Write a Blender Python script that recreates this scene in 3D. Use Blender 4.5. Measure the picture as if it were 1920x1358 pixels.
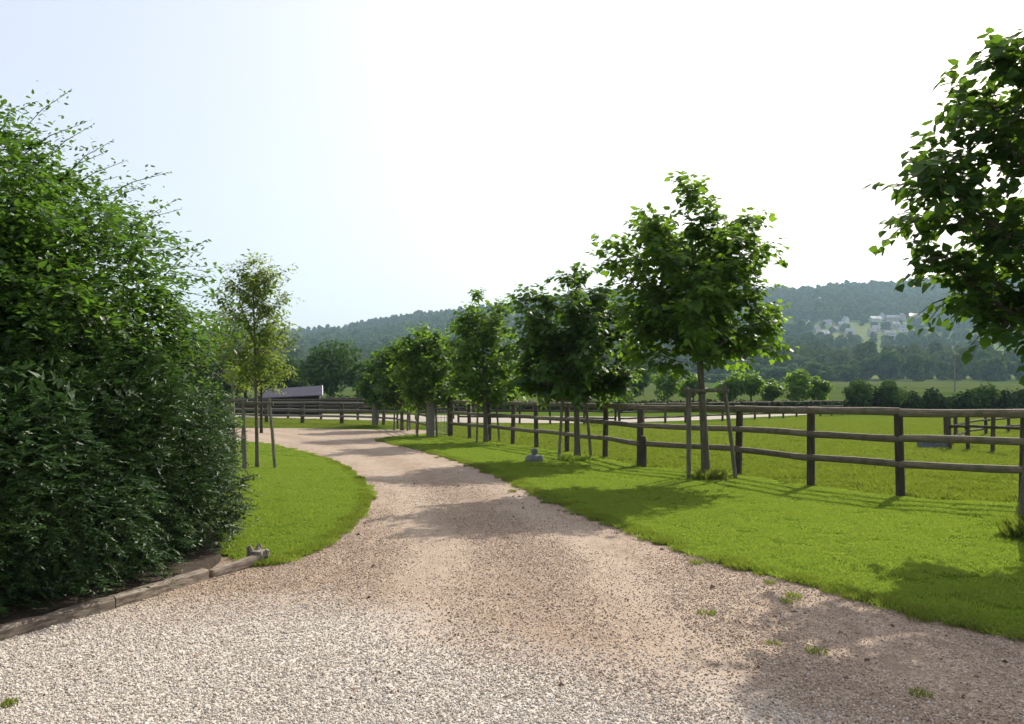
import bpy, math, random
import numpy as np
from mathutils import Vector, Matrix

# ------------------------------------------------------------------ camera, world, sun, exposure
for o in list(bpy.data.objects):
    bpy.data.objects.remove(o)
SC = bpy.context.scene
COL = SC.collection
R = math.radians
F, CX, HY, EYE = 1493.0, 960.0, 740.0, 1.6        # focal length in photo pixels, centre column, horizon row, eye height

cam_d = bpy.data.cameras.new('camera')
cam = bpy.data.objects.new('camera', cam_d)
COL.objects.link(cam)
cam.location = (0, 0, EYE)
cam.rotation_euler = (R(90), 0, 0)
cam_d.sensor_width = 36
cam_d.lens = F / 1920 * 36
cam_d.shift_y = (HY - 679) / 1920
cam_d.clip_start = 0.1
cam_d.clip_end = 9000
SC.camera = cam

SUN_AZ, SUN_EL = R(35), R(38)
world = bpy.data.worlds.new('World')
SC.world = world
world.use_nodes = True
wn = world.node_tree
sky = wn.nodes.new('ShaderNodeTexSky')
sky.sky_type = 'NISHITA'
sky.sun_disc = False
sky.sun_elevation = SUN_EL
sky.sun_rotation = SUN_AZ
sky.altitude = 0
sky.air_density = 1.0
sky.dust_density = 5.5
sky.ozone_density = 1.5
hzmix = wn.nodes.new('ShaderNodeMix')                       # milky summer haze evens out the whole sky
hzmix.data_type = 'RGBA'
hzmix.inputs[0].default_value = 0.5
hzmix.inputs[7].default_value = (5.0, 4.9, 5.2, 1)
wn.links.new(sky.outputs[0], hzmix.inputs[6])
wn.links.new(hzmix.outputs[2], wn.nodes['Background'].inputs[0])
wn.nodes['Background'].inputs[1].default_value = 0.125

sun_d = bpy.data.lights.new('sun', 'SUN')
sun_d.energy = 4.2
sun_d.angle = R(0.6)
sun_d.color = (1.0, 0.93, 0.82)
sun = bpy.data.objects.new('sun', sun_d)
COL.objects.link(sun)
SV = Vector((math.sin(SUN_AZ) * math.cos(SUN_EL), math.cos(SUN_AZ) * math.cos(SUN_EL), math.sin(SUN_EL)))
sun.rotation_euler = SV.to_track_quat('Z', 'Y').to_euler()
sun.location = (20, 30, 40)

SC.view_settings.view_transform = 'Standard'
SC.view_settings.look = 'None'
SC.view_settings.exposure = 0.72
SC.view_settings.gamma = 1
SC.view_settings.use_curve_mapping = False
SC.cycles.max_bounces = 6
SC.cycles.diffuse_bounces = 3
SC.cycles.glossy_bounces = 2
SC.cycles.transmission_bounces = 4
SC.cycles.transparent_max_bounces = 4
SC.cycles.volume_bounces = 1
SC.cycles.use_denoising = True

# ------------------------------------------------------------------ helpers
def rng_(s): return np.random.default_rng(s)
def G(px, py):                                       # photo pixel on the flat near ground -> x, y
    d = EYE * F / (py - HY)
    return ((px - CX) / F * d, d)
def AX(px, d): return (px - CX) / F * d
def AZ(py, d): return EYE + (HY - py) / F * d

def tag(o, label=None, cat=None, group=None, kind=None):
    if label: o['label'] = label
    if cat: o['category'] = cat
    if group: o['group'] = group
    if kind: o['kind'] = kind
    return o
def empty(name, loc, rz=0.0):
    o = bpy.data.objects.new(name, None)
    o.empty_display_size = 0.2
    o.location = loc
    o.rotation_euler = (0, 0, rz)
    COL.objects.link(o)
    return o
def link(name, me, parent=None, loc=(0, 0, 0)):
    o = bpy.data.objects.new(name, me)
    COL.objects.link(o)
    o.location = loc
    if parent: o.parent = parent
    return o
def smooth(me):
    me.polygons.foreach_set('use_smooth', [True] * len(me.polygons))
def mesh_tris(name, V, T, mat, rnd=None, sm=False):
    me = bpy.data.meshes.new(name)
    V = np.asarray(V, np.float32); T = np.asarray(T, np.int32)
    me.vertices.add(len(V)); me.vertices.foreach_set('co', V.ravel())
    me.loops.add(T.size); me.loops.foreach_set('vertex_index', T.ravel())
    me.polygons.add(len(T))
    me.polygons.foreach_set('loop_start', np.arange(0, T.size, 3, dtype=np.int32))
    me.update(calc_edges=True)
    if rnd is not None:
        a = me.attributes.new('rnd', 'FLOAT', 'FACE')
        a.data.foreach_set('value', np.asarray(rnd, np.float32))
    if sm: smooth(me)
    me.materials.append(mat)
    me.validate()
    return me
class MB:
    """collects verts and faces of one mesh"""
    def __init__(s): s.v = []; s.f = []
    def add(s, V, Fc):
        b = len(s.v); s.v.extend([tuple(p) for p in V]); s.f.extend([tuple(i + b for i in f) for f in Fc])
    def box(s, c, h, rz=0.0, M=None):
        V = [Vector((x * h[0], y * h[1], z * h[2])) for x in (-1, 1) for y in (-1, 1) for z in (-1, 1)]
        m = Matrix.Rotation(rz, 3, 'Z') if M is None else M
        V = [m @ p + Vector(c) for p in V]
        s.add(V, [(0, 1, 3, 2), (4, 6, 7, 5), (0, 4, 5, 1), (2, 3, 7, 6), (0, 2, 6, 4), (1, 5, 7, 3)])
    def tube(s, P, rad, k=8, cap=True, sq=None):
        P = [Vector(p) for p in P]; n = len(P)
        if not hasattr(rad, '__len__'): rad = [rad] * n
        V = []; up = Vector((0, 0, 1))
        for i, p in enumerate(P):
            t = (P[min(i + 1, n - 1)] - P[max(i - 1, 0)]).normalized()
            a = t.cross(up)
            if a.length < 0.1: a = t.cross(Vector((1, 0, 0)))
            a.normalize(); b = a.cross(t)
            for j in range(k):
                an = 2 * math.pi * j / k
                V.append(p + (a * math.cos(an) + b * math.sin(an)) * rad[i])
        Fc = [(i * k + j, i * k + (j + 1) % k, (i + 1) * k + (j + 1) % k, (i + 1) * k + j) for i in range(n - 1) for j in range(k)]
        if cap:
            Fc.append(tuple(range(k))[::-1]); Fc.append(tuple((n - 1) * k + j for j in range(k)))
        s.add(V, Fc)
    def mesh(s, name, mat, sm=False, bevel=0.0):
        me = bpy.data.meshes.new(name)
        me.from_pydata(s.v, [], s.f)
        if bevel:
            import bmesh
            bm = bmesh.new(); bm.from_mesh(me)
            bmesh.ops.bevel(bm, geom=bm.edges[:], offset=bevel, segments=2, affect='EDGES', profile=0.7)
            bm.to_mesh(me); bm.free()
        me.update()
        if sm: smooth(me)
        me.materials.append(mat)
        return me

# ---------- node materials
class NM:
    def __init__(s, name):
        s.m = bpy.data.materials.new(name); s.m.use_nodes = True
        s.t = s.m.node_tree; s.n = s.t.nodes; s.b = s.n['Principled BSDF']; s.out = s.n['Material Output']
        s.b.inputs['Specular IOR Level'].default_value = 0.3
    def new(s, typ, **kw):
        x = s.n.new(typ)
        for k, v in kw.items(): setattr(x, k, v)
        return x
    def lk(s, a, b): s.t.links.new(a, b)
    def pos(s, kind='pos', scale=(1, 1, 1)):
        if kind == 'pos': o = s.new('ShaderNodeNewGeometry').outputs['Position']
        else: o = s.new('ShaderNodeTexCoord').outputs['Object']
        mp = s.new('ShaderNodeMapping'); mp.inputs['Scale'].default_value = scale
        s.lk(o, mp.inputs[0]); return mp.outputs[0]
    def noise(s, vec, scale, detail=4, rough=0.6):
        x = s.new('ShaderNodeTexNoise'); x.inputs['Scale'].default_value = scale
        x.inputs['Detail'].default_value = detail; x.inputs['Roughness'].default_value = rough
        s.lk(vec, x.inputs['Vector']); return x.outputs['Fac']
    def voro(s, vec, scale, feat='F1'):
        x = s.new('ShaderNodeTexVoronoi'); x.feature = feat; x.inputs['Scale'].default_value = scale
        s.lk(vec, x.inputs['Vector']); return x
    def ramp(s, fac, stops):
        x = s.new('ShaderNodeValToRGB'); e = x.color_ramp.elements
        while len(e) < len(stops): e.new(0.5)
        for i, (p, c) in enumerate(stops):
            e[i].position = p; e[i].color = (*c, 1) if len(c) == 3 else c
        s.lk(fac, x.inputs[0]); return x.outputs[0]
    def mix(s, fac, a, b, mode='MIX'):
        x = s.new('ShaderNodeMix'); x.data_type = 'RGBA'; x.blend_type = mode; x.clamp_factor = True
        if hasattr(fac, 'node'): s.lk(fac, x.inputs[0])
        else: x.inputs[0].default_value = fac
        for v, i in ((a, 6), (b, 7)):
            if hasattr(v, 'node'): s.lk(v, x.inputs[i])
            else: x.inputs[i].default_value = (*v, 1)
        return x.outputs[2]
    def math(s, op, a, b=0.0, clamp=False):
        x = s.new('ShaderNodeMath'); x.operation = op; x.use_clamp = clamp
        for v, i in ((a, 0), (b, 1)):
            if hasattr(v, 'node'): s.lk(v, x.inputs[i])
            else: x.inputs[i].default_value = v
        return x.outputs[0]
    def attr(s, name, typ='GEOMETRY'):
        x = s.new('ShaderNodeAttribute'); x.attribute_name = name; x.attribute_type = typ; return x
    def rand(s): return s.new('ShaderNodeObjectInfo').outputs['Random']
    def bump(s, h, strength=0.5, dist=0.02):
        x = s.new('ShaderNodeBump'); x.inputs['Strength'].default_value = strength; x.inputs['Distance'].default_value = dist
        s.lk(h, x.inputs['Height']); s.lk(x.outputs[0], s.b.inputs['Normal']); return x
    def col(s, c):
        if hasattr(c, 'node'): s.lk(c, s.b.inputs['Base Color'])
        else: s.b.inputs['Base Color'].default_value = (*c, 1)
    def rough(s, v): s.b.inputs['Roughness'].default_value = v

def leaf_mat(name, dark, mid, light, trans, tw=0.45, rough=0.52, use='attr', spec=0.2, big=0.0, dry=None):
    """leaf: principled reflection mixed with a translucent lobe so back-lit leaves glow"""
    m = NM(name)
    r = m.attr('rnd').outputs['Fac'] if use == 'attr' else m.rand()
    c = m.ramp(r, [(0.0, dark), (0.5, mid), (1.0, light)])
    if big:
        nz = m.noise(m.pos(), big, 2)
        c = m.mix(m.ramp(nz, [(0.35, (0, 0, 0)), (0.65, (0.5, 0.5, 0.5))]), c, light)
    if dry:
        n2 = m.noise(m.pos(), 0.9, 4, 0.7)
        c = m.mix(m.ramp(n2, [(0.5, (0, 0, 0)), (0.72, (0.7, 0.7, 0.7))]), c, dry)
        n3 = m.noise(m.pos(), 3.2, 3, 0.7)
        c = m.mix(m.ramp(n3, [(0.52, (0, 0, 0)), (0.68, (0.55, 0.55, 0.55))]), c, dark)
    m.col(c); m.rough(rough); m.b.inputs['Specular IOR Level'].default_value = spec
    tr = m.new('ShaderNodeBsdfTranslucent')
    tc = m.mix(r, tuple(x * 0.75 for x in trans), trans)
    m.lk(tc, tr.inputs[0])
    ms = m.new('ShaderNodeMixShader'); ms.inputs[0].default_value = tw
    m.lk(m.b.outputs[0], ms.inputs[1]); m.lk(tr.outputs[0], ms.inputs[2]); m.lk(ms.outputs[0], m.out.inputs[0])
    return m.m

M_LIME = leaf_mat('lime_leaf', (0.022, 0.055, 0.012), (0.036, 0.085, 0.016), (0.085, 0.15, 0.02), (0.26, 0.46, 0.025), 0.42)
M_LIMED = leaf_mat('lime_leaf_deep', (0.018, 0.045, 0.012), (0.028, 0.068, 0.015), (0.055, 0.11, 0.018), (0.19, 0.36, 0.025), 0.36)
M_HORN = leaf_mat('hornbeam_leaf', (0.02, 0.05, 0.012), (0.034, 0.08, 0.018), (0.075, 0.14, 0.028), (0.17, 0.34, 0.03), 0.36, rough=0.42, spec=0.35)
M_YEW = leaf_mat('yew_needle', (0.014, 0.034, 0.012), (0.024, 0.058, 0.018), (0.05, 0.1, 0.022), (0.06, 0.14, 0.02), 0.2, rough=0.5, spec=0.3, big=1.2)
M_OLIVE = leaf_mat('olive_leaf', (0.05, 0.095, 0.016), (0.085, 0.14, 0.022), (0.15, 0.19, 0.035), (0.3, 0.42, 0.04), 0.45)
M_BACK = leaf_mat('background_leaf', (0.028, 0.062, 0.014), (0.045, 0.09, 0.02), (0.08, 0.13, 0.028), (0.12, 0.24, 0.03), 0.22, rough=0.9, spec=0.08)
M_PALE = leaf_mat('willow_leaf', (0.05, 0.08, 0.03), (0.075, 0.11, 0.04), (0.1, 0.135, 0.05), (0.14, 0.2, 0.05), 0.22, rough=0.9, spec=0.05)
M_SHADEHEDGE = leaf_mat('shaded_hedge_leaf', (0.014, 0.03, 0.01), (0.024, 0.048, 0.014), (0.05, 0.08, 0.02), (0.05, 0.1, 0.02), 0.12, rough=0.9, spec=0.05)  # back-lit far hedges: shade of their near side is put into the leaf colour
M_FAR = leaf_mat('far_crown', (0.024, 0.05, 0.016), (0.04, 0.075, 0.022), (0.12, 0.15, 0.045), (0.09, 0.16, 0.03), 0.15, use='rand', rough=1.0, spec=0.0, big=0.016)
M_GRASS = leaf_mat('grass_blade', (0.105, 0.17, 0.024), (0.145, 0.215, 0.03), (0.22, 0.27, 0.055), (0.36, 0.5, 0.055), 0.42, rough=0.6, spec=0.1, big=0.5, dry=(0.24, 0.24, 0.07))
M_PGRASS = leaf_mat('paddock_blade', (0.075, 0.12, 0.016), (0.115, 0.16, 0.024), (0.21, 0.22, 0.07), (0.26, 0.35, 0.03), 0.4, rough=0.6, spec=0.1, big=0.6, dry=(0.2, 0.17, 0.08))

def wood(name, a, b, scale=14, stretch=(1, 1, 0.08), bumpy=0.4, moss=None):
    m = NM(name)
    p = m.pos('obj', stretch); n1 = m.noise(p, scale * 3, 6, 0.7)
    n2 = m.noise(m.pos('obj'), scale * 0.5, 3)
    c = m.ramp(n1, [(0.38, a), (0.62, b)])
    c = m.mix(m.math('MULTIPLY', n2, 0.5), c, tuple(x * 0.6 for x in a))
    if moss:
        n3 = m.noise(m.pos('obj'), 6, 4)
        c = m.mix(m.ramp(n3, [(0.52, (0, 0, 0)), (0.66, (0.7, 0.7, 0.7))]), c, moss)
    hv = m.mix(m.rand(), (0.8, 0.8, 0.8), (1.2, 1.2, 1.2)); c = m.mix(1.0, c, hv, 'MULTIPLY')
    m.col(c); m.rough(0.85); m.bump(n1, bumpy, 0.006)
    return m.m
M_POST = wood('dark_post_timber', (0.04, 0.032, 0.024), (0.12, 0.095, 0.07))
M_RAIL = wood('weathered_rail_timber', (0.12, 0.095, 0.065), (0.28, 0.235, 0.17), stretch=(0.06, 1, 1), moss=(0.09, 0.1, 0.045))
M_GREYRAIL = wood('silver_rail_timber', (0.12, 0.105, 0.085), (0.27, 0.245, 0.2), stretch=(0.06, 1, 1))
M_STAKE = wood('stake_timber', (0.1, 0.09, 0.066), (0.25, 0.225, 0.165), moss=(0.11, 0.13, 0.06))
M_BARK = wood('young_bark', (0.09, 0.078, 0.056), (0.21, 0.185, 0.135), moss=(0.11, 0.125, 0.06))
M_DBARK = wood('dark_bark', (0.025, 0.02, 0.015), (0.07, 0.058, 0.042))
M_PBARK = wood('pale_bark', (0.17, 0.16, 0.1), (0.33, 0.3, 0.2))
M_SLEEPER = wood('edging_timber', (0.09, 0.07, 0.052), (0.34, 0.285, 0.22), stretch=(0.14, 1, 1), bumpy=0.8)
M_STUMP = wood('stump_wood', (0.13, 0.11, 0.085), (0.34, 0.3, 0.24), bumpy=1.0)

# ------------------------------------------------------------------ terrain
DK = [0, 60, 100, 350, 480, 620, 800, 1050, 1500, 1900, 3200]
PK = [-300, 300, 550, 680, 800, 960, 1130, 1450, 1700, 1920, 2300]
YI = {                                   # photo row at which the ground shows, per distance
    350:  [728, 728, 727, 726, 724, 722, 720, 717, 715, 715, 715],
    480:  [716, 716, 714, 710, 706, 703, 701, 700, 697, 695, 695],
    620:  [700, 700, 697, 690, 684, 680, 678, 678, 672, 668, 668],
    800:  [676, 676, 672, 662, 655, 650, 648, 650, 646, 640, 640],
    1050: [652, 652, 648, 640, 630, 620, 615, 612, 606, 600, 600],
    1500: [646, 636, 627, 620, 602, 578, 556, 551, 536, 530, 534],
}
ZT = []
for d in DK:
    if d <= 100: ZT.append([0.0] * len(PK))
    elif d in YI: ZT.append([EYE + (HY - y) / F * d for y in YI[d]])
    elif d == 1900: ZT.append([z - 22 for z in ZT[-1]])
    else: ZT.append([z - 70 for z in ZT[-1]])
ZT = np.array(ZT)
def TZ(x, y):
    x = np.asarray(x, float); y = np.asarray(y, float)
    px = np.clip(CX + F * x / np.maximum(y, 60), PK[0], PK[-1])
    cols = np.stack([np.interp(np.ravel(px), PK, ZT[i]) for i in range(len(DK))])
    yy = np.clip(np.ravel(y), 0, DK[-1]); i = np.clip(np.searchsorted(DK, yy, 'right') - 1, 0, len(DK) - 2)
    dk = np.array(DK, float); t = (yy - dk[i]) / (dk[i + 1] - dk[i])
    j = np.arange(len(yy)); z = cols[i, j] * (1 - t) + cols[i + 1, j] * t
    xr, yr = np.ravel(x), yy
    w = np.clip((yr - 450) / 500, 0, 1)
    z = z + w * (3.0 * np.sin(xr * 0.011 + yr * 0.007) + 2.0 * np.sin(xr * 0.023 - yr * 0.013))
    return z.reshape(x.shape)
def tz(x, y): return float(TZ(np.array([x]), np.array([y]))[0])
def depth_at(px, py, lo=120, hi=1500):
    """distance at which the terrain shows at that place"""
    ds = np.linspace(lo, hi, 400); xs = (px - CX) / F * ds
    yi = HY - (TZ(xs, ds) - EYE) / ds * F
    return float(ds[np.argmin(np.abs(yi - py))])

ys = np.concatenate([np.linspace(-60, 0, 5), np.linspace(5, 120, 30), np.geomspace(125, 3200, 110)])
u = np.linspace(-1, 1, 241)
xs = np.sign(u) * (np.abs(u) ** 1.7) * 2600
XX, YY = np.meshgrid(xs, ys)
ZZ = TZ(XX, YY) 
V = np.stack([XX, YY, ZZ], -1).reshape(-1, 3)
nx, ny = len(xs), len(ys)
q = (np.arange(ny - 1)[:, None] * nx + np.arange(nx - 1)[None, :]).ravel()
T = np.concatenate([np.stack([q, q + 1, q + nx + 1], 1), np.stack([q, q + nx + 1, q + nx], 1)])
m = NM('ground_grass')
p = m.pos()
sep = m.new('ShaderNodeSeparateXYZ'); m.lk(p, sep.inputs[0])
n1 = m.noise(p, 0.35, 6, 0.65); n2 = m.noise(p, 9, 5, 0.7); n3 = m.noise(m.pos(scale=(1, 3, 1)), 0.012, 4)
near = m.ramp(n1, [(0.3, (0.05, 0.09, 0.012)), (0.55, (0.09, 0.13, 0.018)), (0.75, (0.14, 0.16, 0.035))])
near = m.mix(m.math('MULTIPLY', n2, 0.7), near, (0.035, 0.07, 0.01))
valley = m.ramp(m.noise(m.pos(scale=(0.6, 1.6, 1)), 0.03, 5), [(0.35, (0.035, 0.065, 0.014)), (0.5, (0.06, 0.085, 0.02)), (0.68, (0.085, 0.08, 0.036))])
slope = m.ramp(n3, [(0.3, (0.05, 0.09, 0.025)), (0.46, (0.08, 0.12, 0.032)), (0.56, (0.15, 0.16, 0.06)), (0.7, (0.08, 0.11, 0.035))])
f1 = m.ramp(m.math('MULTIPLY', sep.outputs[1], 0.01), [(0.82, (0, 0, 0)), (0.9, (1, 1, 1))])
f2 = m.ramp(m.math('MULTIPLY', sep.outputs[1], 0.001), [(0.36, (0, 0, 0)), (0.4, (1, 1, 1))])
c = m.mix(f1, near, valley); c = m.mix(f2, c, slope)
m.col(c); m.rough(1.0); m.b.inputs['Specular IOR Level'].default_value = 0.0
m.bump(n2, 0.2, 0.02)
ground = link('ground', mesh_tris('ground', V, T, m.m, sm=True))
tag(ground, 'green paddock turf rolling into the valley meadows and the far hillside', kind='structure')

# ------------------------------------------------------------------ drive, lawns, sand
def flat(name, poly, z, mat, kind='structure', label=None, cat=None):
    import bmesh
    bm = bmesh.new()
    vs = [bm.verts.new((x, y, z)) for x, y in poly]
    f = bm.faces.new(vs)
    if f.calc_area() and f.normal.z < 0: f.normal_flip()
    bm.normal_update()
    if f.normal.z < 0: f.normal_flip()
    r = bmesh.ops.extrude_face_region(bm, geom=[f])     # a low edge going down to the ground
    low = [v for v in r['geom'] if isinstance(v, bmesh.types.BMVert)]
    for v in low: v.co.z = max(-0.02, z - 0.12)
    top = [fc for fc in bm.faces]
    bmesh.ops.triangulate(bm, faces=bm.faces[:])
    bmesh.ops.recalc_face_normals(bm, faces=bm.faces[:])
    me = bpy.data.meshes.new(name); bm.to_mesh(me); bm.free(); me.materials.append(mat)
    return tag(link(name, me), label, cat, kind=kind)
def inpoly(x, y, poly):
    c = np.zeros(x.shape, bool); n = len(poly)
    for i in range(n):
        x1, y1 = poly[i]; x2, y2 = poly[(i + 1) % n]
        if y1 == y2: continue
        c ^= ((y1 > y) != (y2 > y)) & (x < (x2 - x1) * (y - y1) / (y2 - y1) + x1)
    return c
def curve(pts, step=0.25, jit=0.0, seed=0):
    """Catmull-Rom through points, resampled, with a slightly ragged edge"""
    r = rng_(seed); P = [np.array(p, float) for p in pts]; P = [2 * P[0] - P[1]] + P + [2 * P[-1] - P[-2]]
    out = []
    for i in range(1, len(P) - 2):
        n = max(2, int(np.linalg.norm(P[i + 1] - P[i]) / step))
        for k in range(n):
            t = k / n
            out.append(0.5 * (2 * P[i] + (P[i + 1] - P[i - 1]) * t + (2 * P[i - 1] - 5 * P[i] + 4 * P[i + 1] - P[i + 2]) * t * t + (3 * P[i] - P[i - 1] - 3 * P[i + 1] + P[i + 2]) * t ** 3))
    out.append(P[-2]); out = np.array(out)
    if jit: out += r.normal(0, jit, out.shape)
    return [tuple(p) for p in out]

R_EDGE = curve([(5.9, 2.2), (4.55, 3.9), G(1920, 1200), G(1700, 1150), G(1540, 1105), G(1400, 1070), G(1300, 1040), G(1150, 985), G(1040, 943), G(970, 908), G(905, 880),
                G(850, 862), G(790, 845), G(735, 832), G(712, 826), G(760, 818), G(800, 815)], 0.12, 0.028, 1)
L_EDGE = curve([G(455, 1048), G(500, 1062), G(560, 1045), G(640, 1003), G(688, 945), G(682, 912), G(645, 878), G(590, 855), G(530, 840), G(490, 832), G(430, 828), (-13.5, 28.5), (-19, 31)], 0.15, 0.025, 2)
FAR_EDGE = [(-24, 38.5), (-14.2, 38), G(480, 803), G(600, 804), G(705, 806), G(770, 806), G(830, 809)]
RL_POLY = R_EDGE + [G(860, 822), (-0.75, 26.4), (1.5, 21.6), (2.8, 17.3), (4.43, 15.5), (5.11, 13.5), (6.0, 12.1), (7.4, 11.3), (9.2, 10.5), (14, 9.0), (14, 2.2)]
LL_POLY = L_EDGE + [(-19, 20), (-12, 12), (-6, 9.2), (-3.6, 8.2)]
DRIVE_POLY = [(-9, 1.0), (-9, -4), (9, -4), (9, 2.0)] + [(x + 0.25, y + 0.05) for x, y in R_EDGE] + [G(840, 815)] + FAR_EDGE[::-1] + [(-24, 31)] + [(x - 0.12, y + 0.1) for x, y in L_EDGE[::-1]] + [(-3.2, 8.0), (-3.3, 6.6), (-4.0, 4.8), (-6.5, 2.5)]

m = NM('drive_gravel')
p = m.pos(); sep = m.new('ShaderNodeSeparateXYZ'); m.lk(p, sep.inputs[0])
# pale chippings fill the forecourt; the track beyond is sandy. The border runs along y = 6.1 - 0.55 (x + 2.2)
edge = m.math('ADD', m.math('ADD', sep.outputs[1], m.math('MULTIPLY', m.math('MAXIMUM', m.math('ADD', sep.outputs[0], 1.2), 0.0), 0.8)), m.math('MULTIPLY', m.noise(p, 1.3, 4), 1.4))
wmask = m.ramp(m.math('MULTIPLY', edge, 0.1), [(0.6, (1, 1, 1)), (0.72, (0, 0, 0))])
v1 = m.voro(p, 58); v2 = m.voro(p, 95); v3 = m.voro(m.pos(scale=(1, 1, 1)), 16)
white = m.ramp(m.new('ShaderNodeSeparateColor').outputs[0], [(0, (0.3, 0.265, 0.22)), (1, (0.58, 0.53, 0.46))])
sc1 = white.node.inputs[0].links[0].from_node; m.lk(v1.outputs['Color'], sc1.inputs[0])
sc2 = m.new('ShaderNodeSeparateColor'); m.lk(v2.outputs['Color'], sc2.inputs[0])
tan = m.ramp(sc2.outputs[0], [(0.0, (0.12, 0.085, 0.06)), (0.3, (0.25, 0.182, 0.132)), (0.7, (0.37, 0.28, 0.203)), (1.0, (0.54, 0.45, 0.36))])
big = m.noise(m.pos(scale=(1, 0.45, 1)), 0.9, 5, 0.6)
tan = m.mix(m.ramp(big, [(0.35, (0.6, 0.6, 0.6)), (0.62, (0, 0, 0))]), tan, (0.36, 0.28, 0.205))
fine = m.noise(p, 5, 6, 0.7)
tan = m.mix(m.ramp(fine, [(0.5, (0, 0, 0)), (0.66, (0.7, 0.7, 0.7))]), tan, (0.18, 0.125, 0.09))
mot = m.noise(m.pos(scale=(2.2, 0.8, 1)), 2.2, 8, 0.75)
tan = m.mix(m.ramp(mot, [(0.45, (0, 0, 0)), (0.62, (0.75, 0.75, 0.75))]), tan, (0.23, 0.168, 0.12))
yy = m.math('SUBTRACT', sep.outputs[1], 3.0)
lat = m.math('ADD', m.math('ADD', m.math('SUBTRACT', sep.outputs[0], 0.3), m.math('MULTIPLY', m.math('MULTIPLY', yy, yy), 0.012)), m.math('MULTIPLY', m.math('SUBTRACT', m.noise(p, 0.7, 3), 0.5), 0.9))
rut = m.math('ABSOLUTE', m.math('SUBTRACT', m.math('ABSOLUTE', lat), 0.85))
tan = m.mix(m.ramp(rut, [(0.1, (0.35, 0.35, 0.35)), (0.45, (0, 0, 0))]), tan, (0.39, 0.315, 0.245))
tan = m.mix(m.ramp(m.math('ABSOLUTE', lat), [(0.1, (0.35, 0.35, 0.35)), (0.4, (0, 0, 0))]), tan, (0.22, 0.155, 0.11))
c = m.mix(wmask, tan, white)
m.col(c); m.rough(0.9); m.b.inputs['Specular IOR Level'].default_value = 0.2
hgt = m.math('ADD', m.math('MULTIPLY', v1.outputs['Distance'], -0.7), m.math('MULTIPLY', fine, 0.8))
m.bump(hgt, 0.8, 0.012)
M_DRIVE = m.m
flat('gravel_drive', DRIVE_POLY, 0.006, M_DRIVE, label='sandy gravel drive curving away to the left between the lawns')

m = NM('lawn_base')
p = m.pos(); n1 = m.noise(p, 0.8, 5, 0.6); n2 = m.noise(p, 40, 4, 0.7)
c = m.ramp(n1, [(0.3, (0.075, 0.13, 0.01)), (0.6, (0.11, 0.17, 0.014)), (0.8, (0.15, 0.19, 0.02))])
c = m.mix(m.math('MULTIPLY', n2, 0.8), c, (0.04, 0.07, 0.012)); m.col(c); m.rough(1.0); m.b.inputs['Specular IOR Level'].default_value = 0.0
M_LAWN = m.m
flat('lawn', RL_POLY, 0.03, M_LAWN, label='mown lawn strip between the drive and the post and rail fence')
flat('lawn', LL_POLY, 0.03, M_LAWN, label='rounded mown lawn inside the bend of the drive')

m = NM('arena_sand')
p = m.pos(); n1 = m.noise(m.pos(scale=(0.4, 1.5, 1)), 0.5, 5)
m.col(m.ramp(n1, [(0.3, (0.22, 0.19, 0.15)), (0.7, (0.35, 0.31, 0.25))])); m.rough(0.95)
flat('sand_track', [(-22, 58), (-7, 47), (-3.5, 45), (5.5, 44.5), (11.5, 49.5), (26, 66), (27, 69), (11, 56), (3, 58), (-8, 62), (-20, 66)], 0.012, m.m, label='pale sand riding track beyond the paddock rails')
m = NM('bed_soil')
n1 = m.noise(m.pos(), 12, 6, 0.7); m.col(m.ramp(n1, [(0.3, (0.03, 0.022, 0.015)), (0.7, (0.075, 0.055, 0.038))])); m.rough(1); m.bump(n1, 1, 0.03)
HEDGE_FOOT = [(-7.5, 1.9), (-5.2, 3.05), (-3.95, 4.6), (-3.42, 5.4), (-3.05, 6.2), (-2.72, 7.0), (-2.78, 7.6), (-3.4, 9.2), (-4.3, 10.5), (-6.5, 11.5), (-10, 11.5), (-10, 3)]
flat('soil_bed', HEDGE_FOOT, 0.07, m.m, label='dark soil bed behind the timber edging')

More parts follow.
